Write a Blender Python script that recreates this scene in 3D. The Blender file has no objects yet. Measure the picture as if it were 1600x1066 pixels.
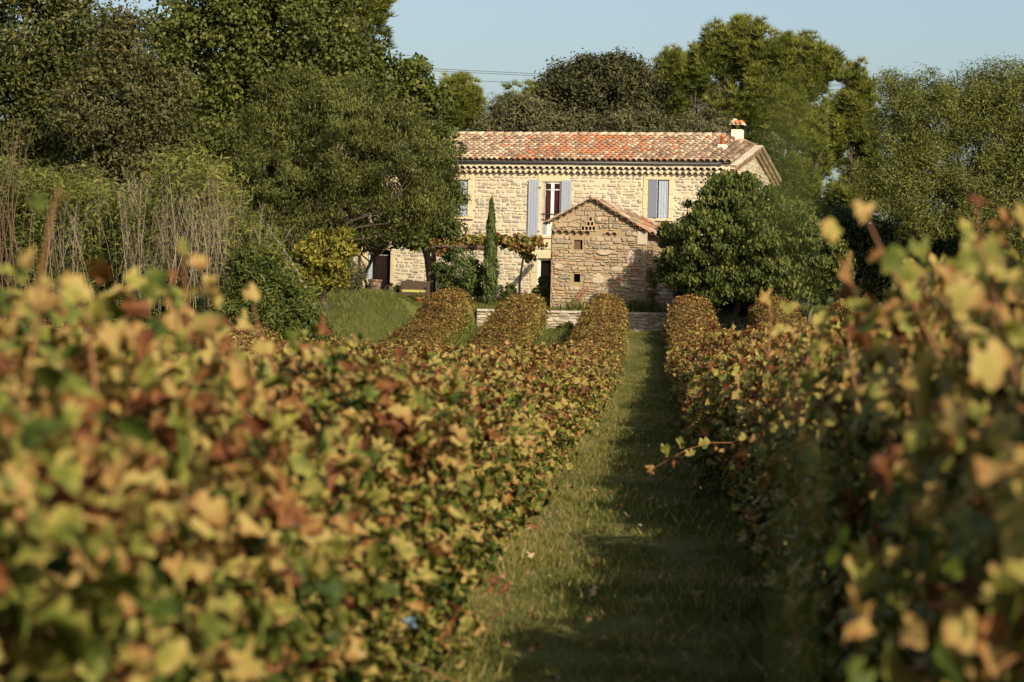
import bpy, math
import numpy as np
from mathutils import Matrix

SC = bpy.context.scene
COL = SC.collection
rad = math.radians
rng = np.random.default_rng(11)

# ------------------------------------------------------------------ camera
F = 4000.0                      # focal length in pixels of a 1600 wide frame
CAMZ = 1.5
PITCH, ROLL = math.atan(38/F), rad(1.4)
camd = bpy.data.cameras.new('camera')
camd.sensor_width = 36.0
camd.lens = F/1600*36
camd.clip_start, camd.clip_end = 0.05, 3000
camd.dof.use_dof = True
camd.dof.focus_distance = 60.0
camd.dof.aperture_fstop = 4.8
cam = bpy.data.objects.new('camera', camd)
COL.objects.link(cam)
RM = Matrix.Rotation(math.pi/2-PITCH, 3, 'X') @ Matrix.Rotation(ROLL, 3, 'Z')
cam.matrix_world = Matrix.Translation((0, 0, CAMZ)) @ RM.to_4x4()
SC.camera = cam
R3 = np.array(RM)

# ------------------------------------------------------------------ light
SUN_EL, SUN_AZ = rad(27.5), rad(27)          # azimuth from behind the camera towards the right
SDIR = np.array([math.sin(SUN_AZ)*math.cos(SUN_EL), -math.cos(SUN_AZ)*math.cos(SUN_EL), math.sin(SUN_EL)])
w = bpy.data.worlds.new('World'); SC.world = w; w.use_nodes = True
nt = w.node_tree
sky = nt.nodes.new('ShaderNodeTexSky'); sky.sky_type = 'NISHITA'
sky.sun_disc = False
sky.sun_elevation = SUN_EL
sky.sun_rotation = math.pi - SUN_AZ
sky.altitude = 100; sky.air_density = 1.0; sky.dust_density = 3.2; sky.ozone_density = 1.0
nt.links.new(sky.outputs[0], nt.nodes['Background'].inputs[0])
nt.nodes['Background'].inputs[1].default_value = 0.104
sd = bpy.data.lights.new('sun', 'SUN'); sd.energy = 4.6; sd.angle = rad(0.5); sd.color = (1.0, 0.86, 0.64)
so = bpy.data.objects.new('sun', sd); COL.objects.link(so)
from mathutils import Vector
so.rotation_euler = Vector(SDIR).to_track_quat('Z', 'Y').to_euler()
so.location = (30, -30, 40)
SC.view_settings.view_transform = 'Standard'
SC.view_settings.look = 'None'
SC.view_settings.exposure = 0.5
SC.view_settings.gamma = 1.0
SC.cycles.max_bounces = 6
SC.cycles.diffuse_bounces = 3
SC.cycles.glossy_bounces = 2
SC.cycles.transmission_bounces = 4

# ------------------------------------------------------------------ pixel -> world
def ray(px, py):
    return R3 @ np.array([(px-800)/F, (533-py)/F, -1.0])
def W(px, py, D):
    r = ray(px, py)
    return np.array([0, 0, CAMZ]) + r*(D/r[1])
def M_AT(D): return D/F                     # metres per photo pixel at depth D
_r = ray(1017, 500); MROW = _r[0]/_r[1]     # direction of the vine rows

def sstep(a, b, x):
    t = np.clip((x-a)/(b-a), 0, 1)
    return t*t*(3-2*t)

def ground(x, y):
    x = np.asarray(x, float); y = np.asarray(y, float)
    yy = np.maximum(y, 1.0)
    px = 800+F*x/yy
    base = 1.05*sstep(64, 91, y)-.12*np.exp(-((y-54)/14)**2)
    step_w = np.where(px > 1150, 5.0, 0.25)
    terr = 1.72 + 0.4*sstep(93, 99, y)
    right = base + (terr-base)*sstep(0, 1, (y-92.2+step_w*0.3*(px > 1150))/step_w)
    left = 0.25*sstep(40, 60, y) + 1.95*sstep(60, 87, y)
    m = sstep(690, 600, px)*sstep(-7.9, -9.2, x-MROW*y)
    z = right*(1-m)+left*m
    z = z + 0.02*np.sin(x*2.1+y*0.35)*np.cos(y*0.9)
    return z

# ------------------------------------------------------------------ naming helpers
ORIG = {}
def tag(o, label=None, cat=None, group=None, kind=None):
    if label: o['label'] = label
    if cat: o['category'] = cat
    if group: o['group'] = group
    if kind: o['kind'] = kind
    return o
def thing(name, loc, label, cat, group=None):
    o = bpy.data.objects.new(name, None); COL.objects.link(o)
    o.empty_display_size = 0.3
    o.location = tuple(map(float, loc)); ORIG[o.name] = np.array(loc, float)
    return tag(o, label, cat, group)
def link_mesh(name, me, parent=None, loc=None):
    o = bpy.data.objects.new(name, me); COL.objects.link(o)
    if parent is not None:
        o.parent = parent; ORIG[o.name] = ORIG[parent.name]
    else:
        o.location = tuple(map(float, loc)); ORIG[o.name] = np.array(loc, float)
    return o

# ------------------------------------------------------------------ mesh builders
def raw_mesh(name, V, loops, starts, totals, mats, tint=None, mi=None, smooth=False):
    me = bpy.data.meshes.new(name)
    me.vertices.add(len(V)); me.vertices.foreach_set('co', np.asarray(V, np.float32).ravel())
    me.loops.add(len(loops)); me.loops.foreach_set('vertex_index', np.asarray(loops, np.int32))
    me.polygons.add(len(starts))
    me.polygons.foreach_set('loop_start', np.asarray(starts, np.int32))
    me.polygons.foreach_set('loop_total', np.asarray(totals, np.int32))
    if mi is not None: me.polygons.foreach_set('material_index', np.asarray(mi, np.int32))
    if smooth is True: me.polygons.foreach_set('use_smooth', np.ones(len(starts), bool))
    elif smooth is not False: me.polygons.foreach_set('use_smooth', np.asarray(smooth, bool))
    if tint is not None:
        a = me.attributes.new('tint', 'FLOAT', 'POINT')
        a.data.foreach_set('value', np.asarray(tint, np.float32))
    for m in (mats if isinstance(mats, (list, tuple)) else [mats]): me.materials.append(m)
    me.update(calc_edges=True); me.validate()
    return me

class MB:
    def __init__(s): s.V = []; s.L = []; s.T = []; s.mi = []; s.sm = []; s.tint = []; s.n = 0
    def add(s, verts, faces, tint=0.5, mat=0, smooth=False):
        verts = np.asarray(verts, float)
        for f in faces:
            s.L.extend(int(i)+s.n for i in f); s.T.append(len(f)); s.mi.append(mat); s.sm.append(smooth)
        s.V.append(verts); s.n += len(verts)
        s.tint.append(np.broadcast_to(np.asarray(tint, float), (len(verts),)))
    def box(s, c, size, tint=0.5, mat=0, ax=None, taper=1.0):
        """box centred at c, axes ax (3x3 rows), taper scales the top face"""
        ax = np.eye(3) if ax is None else ax
        h = np.array(size)/2
        P = []
        for z in (-1, 1):
            k = taper if z > 0 else 1.0
            for x, y in ((-1, -1), (1, -1), (1, 1), (-1, 1)):
                P.append(np.array(c)+ax[0]*x*h[0]*k+ax[1]*y*h[1]*k+ax[2]*z*h[2])
        s.add(P, [(3, 2, 1, 0), (4, 5, 6, 7), (0, 1, 5, 4), (1, 2, 6, 5), (2, 3, 7, 6), (3, 0, 4, 7)], tint, mat)
    def tube(s, pts, radii, n=6, tint=0.5, mat=0, cap=True):
        pts = np.asarray(pts, float); k = len(pts)
        radii = np.broadcast_to(np.asarray(radii, float), (k,))
        d = np.gradient(pts, axis=0); d /= np.linalg.norm(d, axis=1)[:, None]+1e-9
        ref = np.array([0.31, 0.17, 0.93]) if abs(d[0][2]) < 0.9 else np.array([1., 0.1, 0])
        V = []
        for i in range(k):
            a = np.cross(d[i], ref); a /= np.linalg.norm(a)+1e-9; b = np.cross(d[i], a)
            for j in range(n):
                t = 2*math.pi*j/n
                V.append(pts[i]+radii[i]*(a*math.cos(t)+b*math.sin(t)))
        Fs = []
        for i in range(k-1):
            for j in range(n):
                j2 = (j+1) % n
                Fs.append((i*n+j, i*n+j2, (i+1)*n+j2, (i+1)*n+j))
        if cap: Fs.append(tuple(range(n-1, -1, -1))); Fs.append(tuple((k-1)*n+j for j in range(n)))
        s.add(V, Fs, tint, mat, True)
    def lathe(s, c, prof, n=20, tint=0.5, mat=0):
        V = []
        for r, z in prof:
            for j in range(n):
                t = 2*math.pi*j/n
                V.append((c[0]+r*math.cos(t), c[1]+r*math.sin(t), c[2]+z))
        Fs = []
        for i in range(len(prof)-1):
            for j in range(n):
                j2 = (j+1) % n
                Fs.append((i*n+j, i*n+j2, (i+1)*n+j2, (i+1)*n+j))
        s.add(V, Fs, tint, mat, True)
    def build(s, name, mats, parent=None, loc=None):
        V = np.concatenate(s.V)
        o0 = ORIG[parent.name] if parent is not None else np.array(loc, float)
        T = np.array(s.T); st = np.concatenate([[0], np.cumsum(T)[:-1]])
        me = raw_mesh(name, V-o0, s.L, st, T, mats, np.concatenate(s.tint), s.mi, s.sm)
        return link_mesh(name, me, parent, loc)

def norm(a): return a/(np.linalg.norm(a, axis=-1, keepdims=True)+1e-9)
def frames(n, up):
    n = norm(n); y = norm(up-(up*n).sum(1, keepdims=True)*n); x = np.cross(y, n)
    return np.stack([x, y, n], axis=2)
def rdir(N, r=None):
    return norm((r or rng).normal(size=(N, 3)))

def cloud_arrays(tmpl, pos, R, scale, tint):
    """copies of a leaf template -> V, loops, totals, tint arrays"""
    tv, tf, tt = tmpl
    N, k = len(pos), len(tv)
    V = np.einsum('nij,kj->nki', R, tv)*scale[:, None, None]+pos[:, None, :]
    lt = np.array([len(f) for f in tf]); fl = np.concatenate([np.array(f) for f in tf])
    L = (fl[None, :]+(np.arange(N)*k)[:, None]).ravel()
    T = np.tile(lt, N)
    ti = (tint[:, None]+tt[None, :]).ravel()
    return V.reshape(-1, 3), L, T, ti
def join_arrays(parts):
    V, L, T, ti, n = [], [], [], [], 0
    for v, l, t, i in parts:
        V.append(v); L.append(l+n); T.append(t); ti.append(i); n += len(v)
    return np.concatenate(V), np.concatenate(L), np.concatenate(T), np.concatenate(ti)
def cloud_mesh(name, arrs, mat, origin=(0, 0, 0)):
    V, L, T, ti = arrs
    st = np.concatenate([[0], np.cumsum(T)[:-1]])
    return raw_mesh(name, V-np.asarray(origin), L, st, T, mat, ti)

# ------------------------------------------------------------------ leaf templates (unit size)
def tm(v, f, t=None):
    v = np.array(v, float)
    return v, f, (np.zeros(len(v)) if t is None else np.array(t, float))
def bent_leaf(wd=0.45, fold=0.12, curl=0.25):
    """pointed leaf folded along its midrib, 8 tris"""
    ys = [0, .3, .65, 1.0]; ws = [0.0, wd, wd*.8, 0.0]
    V = []; 
    for y, k in zip(ys, ws):
        z = -curl*y*y
        V += [(-k*.5, y-.5, z+fold*k*2), (0, y-.5, z), (k*.5, y-.5, z+fold*k*2)]
    return tm(V, [(1, 4, 3), (1, 5, 4), (3, 4, 7, 6), (4, 5, 8, 7), (6, 7, 10), (7, 8, 10)])
LEAF = bent_leaf()
NARROW = bent_leaf(0.26, .15, .3)
BROAD = bent_leaf(0.75, .1, .3)
FIGLEAF = bent_leaf(0.58, .16, .45)
def vine_leaf(mode):
    r = np.random.default_rng(70+mode)
    half = [(-90, .16), (-66, .56), (-42, .68), (-18, .58), (6, .74), (26, .82), (46, .66), (66, .80), (90, .94)]
    pts = half + [(180-a, r_) for a, r_ in half[-2:0:-1]]
    V = [(0, 0, 0)]; t = [0.0]
    for a, r_ in pts:
        r_ *= r.uniform(.86, 1.12); a += r.normal()*3
        V.append((r_*math.cos(rad(a)), r_*math.sin(rad(a)), 0)); t.append(r.uniform(.02, .28))
    V = np.array(V); x, y = V[:, 0].copy(), V[:, 1].copy(); z = V[:, 2]
    if mode == 0: V[:, 2] = -.50*(x*x+y*y)+.30*np.abs(x)+.10*np.sin(8*x+5*y)
    elif mode == 1:                                        # folded along the midrib
        V[:, 0] *= .62; V[:, 2] = .75*np.abs(x)-.35*y*y
    elif mode == 2:                                        # dry, rolled lengthways
        a = x*2.6; V[:, 0] = np.sin(a)*.36; V[:, 2] = .36*(1-np.cos(a))+.22*np.sin(4*y)
    elif mode == 3: V[:, 0] *= .8; V[:, 2] = .9*x*y-.6*x*x+.22*np.sin(6*x+4*y)
    elif mode == 4:                                        # tip curled under
        a = np.maximum(y, -.2)*1.9; V[:, 1] = np.where(y > -.2, np.sin(a)*.5, y); V[:, 2] = -.5*(1-np.cos(a))-.3*x*x
    else: V[:, :2] *= .8; V[:, 2] = .9*(x*x+y*y)-.3*np.abs(x)+.18*np.sin(7*y)
    n = len(pts)
    return tm(V, [(0, 1+i, 1+(i+1) % n) for i in range(n)], t)
VLEAF = [vine_leaf(m) for m in range(6)]
def needle_tuft(n=15):
    r = np.random.default_rng(3); V = []; Fs = []
    for i in range(n):
        a = r.uniform(0, 2*math.pi); e = r.uniform(.25, 1.45)
        d = np.array([math.cos(a)*math.cos(e), math.sin(a)*math.cos(e), math.sin(e)])
        s_ = norm(np.cross(d, r.normal(size=3)))*.055
        b = d*.12; k = len(V)
        V += [b-s_, b+s_, d*r.uniform(.75, 1.05)]
        Fs.append((k, k+1, k+2))
    return tm(V, Fs)
TUFT = needle_tuft(22)
BLADE = tm([(-.05, 0, 0), (.05, 0, 0), (.038, .08, .5), (-.038, .08, .5), (0, .36, .95)], [(0, 1, 2, 3), (3, 2, 4)])

# ------------------------------------------------------------------ materials
def mat_new(name):
    m = bpy.data.materials.new(name); m.use_nodes = True
    n = m.node_tree; n.nodes.clear()
    return m, n
def ramp(n, stops, interp='LINEAR'):
    r = n.nodes.new('ShaderNodeValToRGB'); cr = r.color_ramp; cr.interpolation = interp
    while len(cr.elements) < len(stops): cr.elements.new(0.5)
    for e, (p, c) in zip(cr.elements, stops): e.position = p; e.color = (*c, 1)
    return r
def foliage(name, stops, transl=0.35, rough=0.5, spec=0.25, obj_shift=False, vary=0.12):
    m, n = mat_new(name); N = n.nodes; Lk = n.links
    at = N.new('ShaderNodeAttribute'); at.attribute_name = 'tint'
    nz = N.new('ShaderNodeTexNoise'); nz.inputs['Scale'].default_value = 30; nz.inputs['Detail'].default_value = 2
    tc = N.new('ShaderNodeTexCoord'); Lk.new(tc.outputs['Object'], nz.inputs['Vector'])
    mm = N.new('ShaderNodeMath'); mm.operation = 'MULTIPLY_ADD'
    Lk.new(nz.outputs['Fac'], mm.inputs[0]); mm.inputs[1].default_value = vary*2; mm.inputs[2].default_value = -vary
    ad = N.new('ShaderNodeMath'); ad.operation = 'ADD'; Lk.new(at.outputs['Fac'], ad.inputs[0]); Lk.new(mm.outputs[0], ad.inputs[1])
    src = ad.outputs[0]
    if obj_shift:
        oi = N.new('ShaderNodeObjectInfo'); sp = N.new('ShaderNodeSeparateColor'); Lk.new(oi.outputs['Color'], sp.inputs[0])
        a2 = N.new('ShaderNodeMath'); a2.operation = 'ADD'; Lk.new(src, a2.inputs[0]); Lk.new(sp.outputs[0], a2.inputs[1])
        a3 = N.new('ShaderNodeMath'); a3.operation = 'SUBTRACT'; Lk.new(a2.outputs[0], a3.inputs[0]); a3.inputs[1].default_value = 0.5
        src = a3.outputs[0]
    r = ramp(n, stops); Lk.new(src, r.inputs[0])
    bs = N.new('ShaderNodeBsdfPrincipled'); Lk.new(r.outputs[0], bs.inputs['Base Color'])
    bs.inputs['Roughness'].default_value = rough; bs.inputs['Specular IOR Level'].default_value = spec
    tr = N.new('ShaderNodeBsdfTranslucent'); 
    hs = N.new('ShaderNodeHueSaturation'); hs.inputs['Saturation'].default_value = 1.15; hs.inputs['Value'].default_value = 1.1
    Lk.new(r.outputs[0], hs.inputs['Color']); Lk.new(hs.outputs[0], tr.inputs['Color'])
    mx = N.new('ShaderNodeMixShader'); mx.inputs[0].default_value = transl
    Lk.new(bs.outputs[0], mx.inputs[1]); Lk.new(tr.outputs[0], mx.inputs[2])
    out = N.new('ShaderNodeOutputMaterial'); Lk.new(mx.outputs[0], out.inputs[0])
    return m
def surf(name, stops, rough=0.85, nscale=8.0, namt=0.25, bump=0.3, bscale=None, spec=0.3, detail=6, stretch=(1, 1, 1), metallic=0, coord='Object', weather=None):
    """tint attribute plus noise -> colour ramp, noise bump"""
    m, n = mat_new(name); N = n.nodes; Lk = n.links
    at = N.new('ShaderNodeAttribute'); at.attribute_name = 'tint'
    tc = N.new('ShaderNodeTexCoord')
    mp = N.new('ShaderNodeMapping'); mp.inputs['Scale'].default_value = stretch; Lk.new(tc.outputs[coord], mp.inputs[0])
    nz = N.new('ShaderNodeTexNoise'); nz.inputs['Scale'].default_value = nscale; nz.inputs['Detail'].default_value = detail
    nz.inputs['Roughness'].default_value = 0.65
    Lk.new(mp.outputs[0], nz.inputs['Vector'])
    mm = N.new('ShaderNodeMath'); mm.operation = 'MULTIPLY_ADD'; Lk.new(nz.outputs['Fac'], mm.inputs[0])
    mm.inputs[1].default_value = namt*2; mm.inputs[2].default_value = -namt
    ad = N.new('ShaderNodeMath'); ad.operation = 'ADD'; Lk.new(at.outputs['Fac'], ad.inputs[0]); Lk.new(mm.outputs[0], ad.inputs[1])
    r = ramp(n, stops); Lk.new(ad.outputs[0], r.inputs[0])
    bs = N.new('ShaderNodeBsdfPrincipled'); csrc = r.outputs[0]
    if weather:                                             # lichen and stain patches
        ws, wc, wa, wst = weather
        m2 = N.new('ShaderNodeMapping'); m2.inputs['Scale'].default_value = wst; Lk.new(tc.outputs[coord], m2.inputs[0])
        n3 = N.new('ShaderNodeTexNoise'); n3.inputs['Scale'].default_value = ws; n3.inputs['Detail'].default_value = 7; n3.inputs['Roughness'].default_value = .7
        Lk.new(m2.outputs[0], n3.inputs['Vector'])
        mr = N.new('ShaderNodeMapRange'); mr.inputs['From Min'].default_value = .48; mr.inputs['From Max'].default_value = .70; mr.inputs['To Max'].default_value = wa
        Lk.new(n3.outputs['Fac'], mr.inputs['Value'])
        mxc = N.new('ShaderNodeMix'); mxc.data_type = 'RGBA'; Lk.new(mr.outputs[0], mxc.inputs[0]); Lk.new(csrc, mxc.inputs[6]); mxc.inputs[7].default_value = (*wc, 1)
        csrc = mxc.outputs[2]
    Lk.new(csrc, bs.inputs['Base Color'])
    bs.inputs['Roughness'].default_value = rough; bs.inputs['Specular IOR Level'].default_value = spec
    bs.inputs['Metallic'].default_value = metallic
    if bump:
        n2 = N.new('ShaderNodeTexNoise'); n2.inputs['Scale'].default_value = bscale or nscale*3; n2.inputs['Detail'].default_value = 5
        Lk.new(mp.outputs[0], n2.inputs['Vector'])
        b = N.new('ShaderNodeBump'); b.inputs['Strength'].default_value = bump; b.inputs['Distance'].default_value = 0.03
        Lk.new(n2.outputs['Fac'], b.inputs['Height']); Lk.new(b.outputs[0], bs.inputs['Normal'])
    out = N.new('ShaderNodeOutputMaterial'); Lk.new(bs.outputs[0], out.inputs[0])
    return m

M_VINE = foliage('vine_leaf_autumn', [(0.0, (.020, .040, .007)), (.22, (.058, .080, .012)), (.38, (.125, .135, .025)), (.50, (.245, .222, .050)),
          (.62, (.325, .245, .082)), (.76, (.27, .158, .052)), (.88, (.18, .074, .025)), (1.0, (.085, .030, .013))], .24, .6, .18, True, .12)
M_CANE = surf('vine_cane', [(0, (.12, .045, .020)), (.5, (.20, .090, .038)), (1, (.28, .17, .07))], .6, 20, .3, .2)
M_BARK = surf('bark', [(0, (.06, .045, .032)), (.5, (.15, .12, .09)), (1, (.28, .24, .19))], .95, 9, .35, .8, stretch=(1, 1, .25))
M_BARKD = surf('bark_dark', [(0, (.03, .022, .016)), (.5, (.075, .058, .044)), (1, (.15, .12, .09))], .95, 9, .35, .8, stretch=(1, 1, .25))
M_OAK = foliage('oak_leaf', [(0, (.026, .034, .008)), (.5, (.060, .074, .016)), (.8, (.12, .112, .028)), (1, (.20, .13, .035))], .25)
M_BROWNISH = foliage('fading_leaf', [(0, (.030, .038, .012)), (.5, (.082, .086, .026)), (1, (.19, .15, .05))], .28)
M_GREEN = foliage('walnut_leaf', [(0, (.030, .044, .008)), (.5, (.078, .096, .017)), (1, (.17, .17, .035))], .3)
M_ALMOND = foliage('almond_leaf', [(0, (.032, .040, .010)), (.5, (.085, .100, .024)), (1, (.20, .20, .055))], .28, .55, .18)
M_FIG = foliage('fig_leaf', [(0, (.026, .044, .009)), (.5, (.072, .095, .020)), (.85, (.14, .15, .035)), (1, (.19, .18, .045))], .25, .55, .22)
M_PINE = foliage('pine_needle', [(0, (.036, .054, .010)), (.5, (.105, .124, .020)), (1, (.22, .22, .042))], .25, .5, .3)
M_HOLM = foliage('holm_oak_leaf', [(0, (.022, .026, .010)), (.5, (.055, .058, .022)), (1, (.135, .125, .05))], .15, .6, .15)
M_OLIVE = foliage('olive_leaf', [(0, (.045, .048, .022)), (.5, (.105, .102, .048)), (1, (.20, .185, .085))], .2, .6, .15)
M_WILLOW = foliage('feathery_leaf', [(0, (.042, .056, .011)), (.5, (.115, .130, .028)), (1, (.23, .23, .06))], .3)
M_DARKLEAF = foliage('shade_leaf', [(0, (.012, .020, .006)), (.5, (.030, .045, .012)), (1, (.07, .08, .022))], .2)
M_BAMBOO = foliage('bamboo_leaf', [(0, (.032, .050, .009)), (.5, (.080, .105, .020)), (1, (.20, .19, .045))], .35)
M_YELLOW = foliage('yellow_leaf', [(0, (.06, .075, .012)), (.5, (.18, .17, .022)), (1, (.36, .29, .035))], .35)
M_CYP = foliage('cypress_spray', [(0, (.028, .048, .012)), (.5, (.06, .085, .020)), (1, (.11, .13, .032))], .15)
M_DRY = surf('dry_cane', [(0, (.10, .08, .055)), (.5, (.19, .155, .105)), (1, (.34, .28, .20))], .8, 12, .3, .2)
M_GRASS = foliage('grass_blade', [(0, (.04, .065, .012)), (.45, (.095, .112, .022)), (.75, (.19, .175, .048)), (1, (.33, .26, .11))], .3, .55, .2)
M_LITTER = foliage('fallen_leaf', [(0, (.26, .16, .08)), (.5, (.17, .075, .035)), (1, (.36, .27, .14))], .1)

def ground_mat():
    m, n = mat_new('meadow_soil'); N = n.nodes; Lk = n.links
    tc = N.new('ShaderNodeTexCoord')
    n1 = N.new('ShaderNodeTexNoise'); n1.inputs['Scale'].default_value = .9; n1.inputs['Detail'].default_value = 8; n1.inputs['Roughness'].default_value = .7
    n2 = N.new('ShaderNodeTexNoise'); n2.inputs['Scale'].default_value = 22; n2.inputs['Detail'].default_value = 5
    Lk.new(tc.outputs['Object'], n1.inputs['Vector']); Lk.new(tc.outputs['Object'], n2.inputs['Vector'])
    a = N.new('ShaderNodeMath'); a.operation = 'MULTIPLY_ADD'; Lk.new(n2.outputs['Fac'], a.inputs[0]); a.inputs[1].default_value = .6; 
    b = N.new('ShaderNodeMath'); b.operation = 'SUBTRACT'; Lk.new(n1.outputs['Fac'], b.inputs[0]); b.inputs[1].default_value = .3
    Lk.new(b.outputs[0], a.inputs[2])
    r = ramp(n, [(.2, (.045, .052, .014)), (.42, (.075, .088, .022)), (.6, (.11, .11, .03)), (.78, (.16, .12, .055))]); Lk.new(a.outputs[0], r.inputs[0])
    bs = N.new('ShaderNodeBsdfPrincipled'); bs.inputs['Roughness'].default_value = .95; bs.inputs['Specular IOR Level'].default_value = .1
    Lk.new(r.outputs[0], bs.inputs['Base Color'])
    bp = N.new('ShaderNodeBump'); bp.inputs['Strength'].default_value = .8; bp.inputs['Distance'].default_value = .05
    Lk.new(n2.outputs['Fac'], bp.inputs['Height']); Lk.new(bp.outputs[0], bs.inputs['Normal'])
    o = N.new('ShaderNodeOutputMaterial'); Lk.new(bs.outputs[0], o.inputs[0])
    return m
M_GROUND = ground_mat()
M_MORTAR = surf('lime_mortar', [(0, (.39, .33, .235)), (.5, (.53, .465, .345)), (1, (.61, .545, .42))], .95, 5, .3, .5, weather=(.8, (.42, .34, .22), .6, (1, 1, .35)))
M_STONE = surf('limestone', [(0, (.25, .23, .19)), (.3, (.39, .355, .29)), (.6, (.47, .415, .315)), (.8, (.45, .35, .22)), (1, (.56, .50, .385))], .9, 9, .20, .8, weather=(.8, (.36, .29, .19), .5, (1, 1, .35)))
M_SMORTAR = surf('earth_mortar', [(0, (.20, .145, .08)), (.5, (.26, .195, .115)), (1, (.36, .275, .17))], .95, 5, .3, .6)
M_SSTONE = surf('field_stone', [(0, (.17, .15, .12)), (.3, (.29, .24, .17)), (.55, (.345, .27, .18)), (.75, (.34, .225, .125)), (.88, (.41, .36, .28)), (1, (.30, .13, .07))], .9, 9, .16, .8, weather=(1.1, (.22, .17, .12), .6, (1, 1, .4)))
M_GSTONE = surf('grey_wall_stone', [(0, (.17, .155, .13)), (.5, (.31, .28, .23)), (1, (.44, .40, .33))], .9, 9, .2, .7)
M_DRESSED = surf('dressed_stone', [(0, (.42, .345, .22)), (.5, (.53, .44, .285)), (1, (.64, .53, .34))], .85, 4, .2, .25)
M_PLASTER = surf('pale_render', [(0, (.55, .46, .34)), (.5, (.70, .62, .49)), (1, (.75, .68, .56))], .9, 5, .2, .2)
M_TILE = surf('clay_tile', [(0, (.56, .46, .32)), (.2, (.44, .33, .225)), (.4, (.33, .225, .15)), (.55, (.19, .135, .092)), (.7, (.34, .185, .11)), (.85, (.46, .17, .075)), (1, (.50, .21, .095))], .85, 10, .13, .4, weather=(.9, (.26, .185, .13), .85, (1, 1, 1)))
M_TILEDIRT = surf('old_tile_grey', [(0, (.22, .16, .11)), (.5, (.36, .27, .19)), (1, (.46, .36, .26))], .95, 6, .3, .5)
M_TERRA = surf('terracotta', [(0, (.38, .20, .12)), (.5, (.52, .33, .22)), (1, (.60, .44, .32))], .85, 6, .25, .2)
M_ORANGE = surf('orange_clay', [(0, (.36, .11, .04)), (.5, (.48, .16, .06)), (1, (.52, .22, .10))], .85, 6, .25, .2)
M_BLUE = surf('blue_grey_paint', [(0, (.23, .26, .32)), (.5, (.29, .33, .41)), (1, (.38, .43, .52))], .6, 5, .2, .1, spec=.4, weather=(2.5, (.36, .38, .41), .7, (1, 1, .3)))
M_WHITE = surf('white_paint', [(0, (.66, .63, .58)), (.5, (.78, .76, .72)), (1, (.82, .8, .77))], .55, 4, .15, 0, spec=.4)
M_METAL = surf('dark_zinc', [(0, (.02, .02, .022)), (.5, (.04, .04, .042)), (1, (.07, .07, .07))], .45, 6, .2, 0, spec=.5)
M_IRON = surf('rusty_iron', [(0, (.05, .03, .02)), (.5, (.10, .055, .035)), (1, (.16, .08, .05))], .7, 10, .3, .1)
M_WICKER = surf('dark_wicker', [(0, (.035, .020, .013)), (.5, (.06, .035, .023)), (1, (.09, .055, .035))], .7, 60, .3, .5)
M_CUSHION = surf('lime_cushion', [(0, (.24, .24, .06)), (.5, (.32, .32, .08)), (1, (.38, .38, .12))], .9, 10, .2, .1)
M_DARKWOOD = surf('dark_door_wood', [(0, (.008, .006, .005)), (.5, (.016, .011, .009)), (1, (.03, .02, .015))], .8, 8, .3, .1, spec=.04, stretch=(1, 1, .1))
M_CURTAIN = surf('wine_red_curtain', [(0, (.05, .006, .008)), (.5, (.095, .012, .014)), (1, (.13, .022, .022))], .9, 14, .3, .2, stretch=(1, 1, .05))
M_WOOD = surf('brown_wood', [(0, (.05, .03, .018)), (.5, (.09, .055, .033)), (1, (.15, .10, .06))], .8, 8, .3, .3, stretch=(1, 1, .15))
M_RUSTBOARD = surf('red_brown_board', [(0, (.10, .045, .028)), (.5, (.15, .07, .04)), (1, (.21, .11, .065))], .8, 8, .3, .2)
M_DARK = surf('near_black', [(0, (.006, .005, .004)), (1, (.012, .010, .008))], 1, 4, .1, 0, spec=0)  # near-black colour, paints in the unlit depth of openings
M_PLASTIC = surf('pale_blue_plastic', [(0, (.20, .36, .50)), (1, (.36, .52, .64))], .4, 9, .3, 0, spec=.5)
def glass_mat():
    m, n = mat_new('window_glass'); b = n.nodes.new('ShaderNodeBsdfPrincipled')
    b.inputs['Base Color'].default_value = (.8, .8, .8, 1); b.inputs['Roughness'].default_value = .05
    b.inputs['Transmission Weight'].default_value = 1.0; b.inputs['IOR'].default_value = 1.18
    o = n.nodes.new('ShaderNodeOutputMaterial'); n.links.new(b.outputs[0], o.inputs[0]); return m
M_GLASS = glass_mat()

# ------------------------------------------------------------------ ground sheet
xs = np.unique(np.concatenate([np.linspace(-900, -40, 18), np.linspace(-40, 40, 161), np.linspace(40, 900, 18)]))
ys = np.unique(np.concatenate([np.linspace(-300, -5, 10), np.linspace(-5, 88, 150), np.linspace(88, 100, 97), np.linspace(100, 1500, 30)]))
gx, gy = np.meshgrid(xs, ys)
gz = ground(gx, gy)
gz = np.where(gy < 2, ground(gx*0, np.full_like(gy, 2.0))*0, gz)
V = np.stack([gx.ravel(), gy.ravel(), gz.ravel()], 1)
nx, ny = len(xs), len(ys)
ii, jj = np.meshgrid(np.arange(nx-1), np.arange(ny-1))
q = (jj*nx+ii).ravel()
L = np.stack([q, q+1, q+nx+1, q+nx], 1).ravel()
me = raw_mesh('ground', V, L, np.arange(len(q))*4, np.full(len(q), 4), M_GROUND, np.zeros(len(V)), smooth=True)
tag(link_mesh('ground', me, None, (0, 0, 0)), kind='structure')

# ------------------------------------------------------------------ stone facing
def bil(A, B, C, D, u, v):          # v=0 bottom D..C, v=1 top A..B
    return (D*(1-u)+C*u)*(1-v)+(A*(1-u)+B*u)*v

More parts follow.
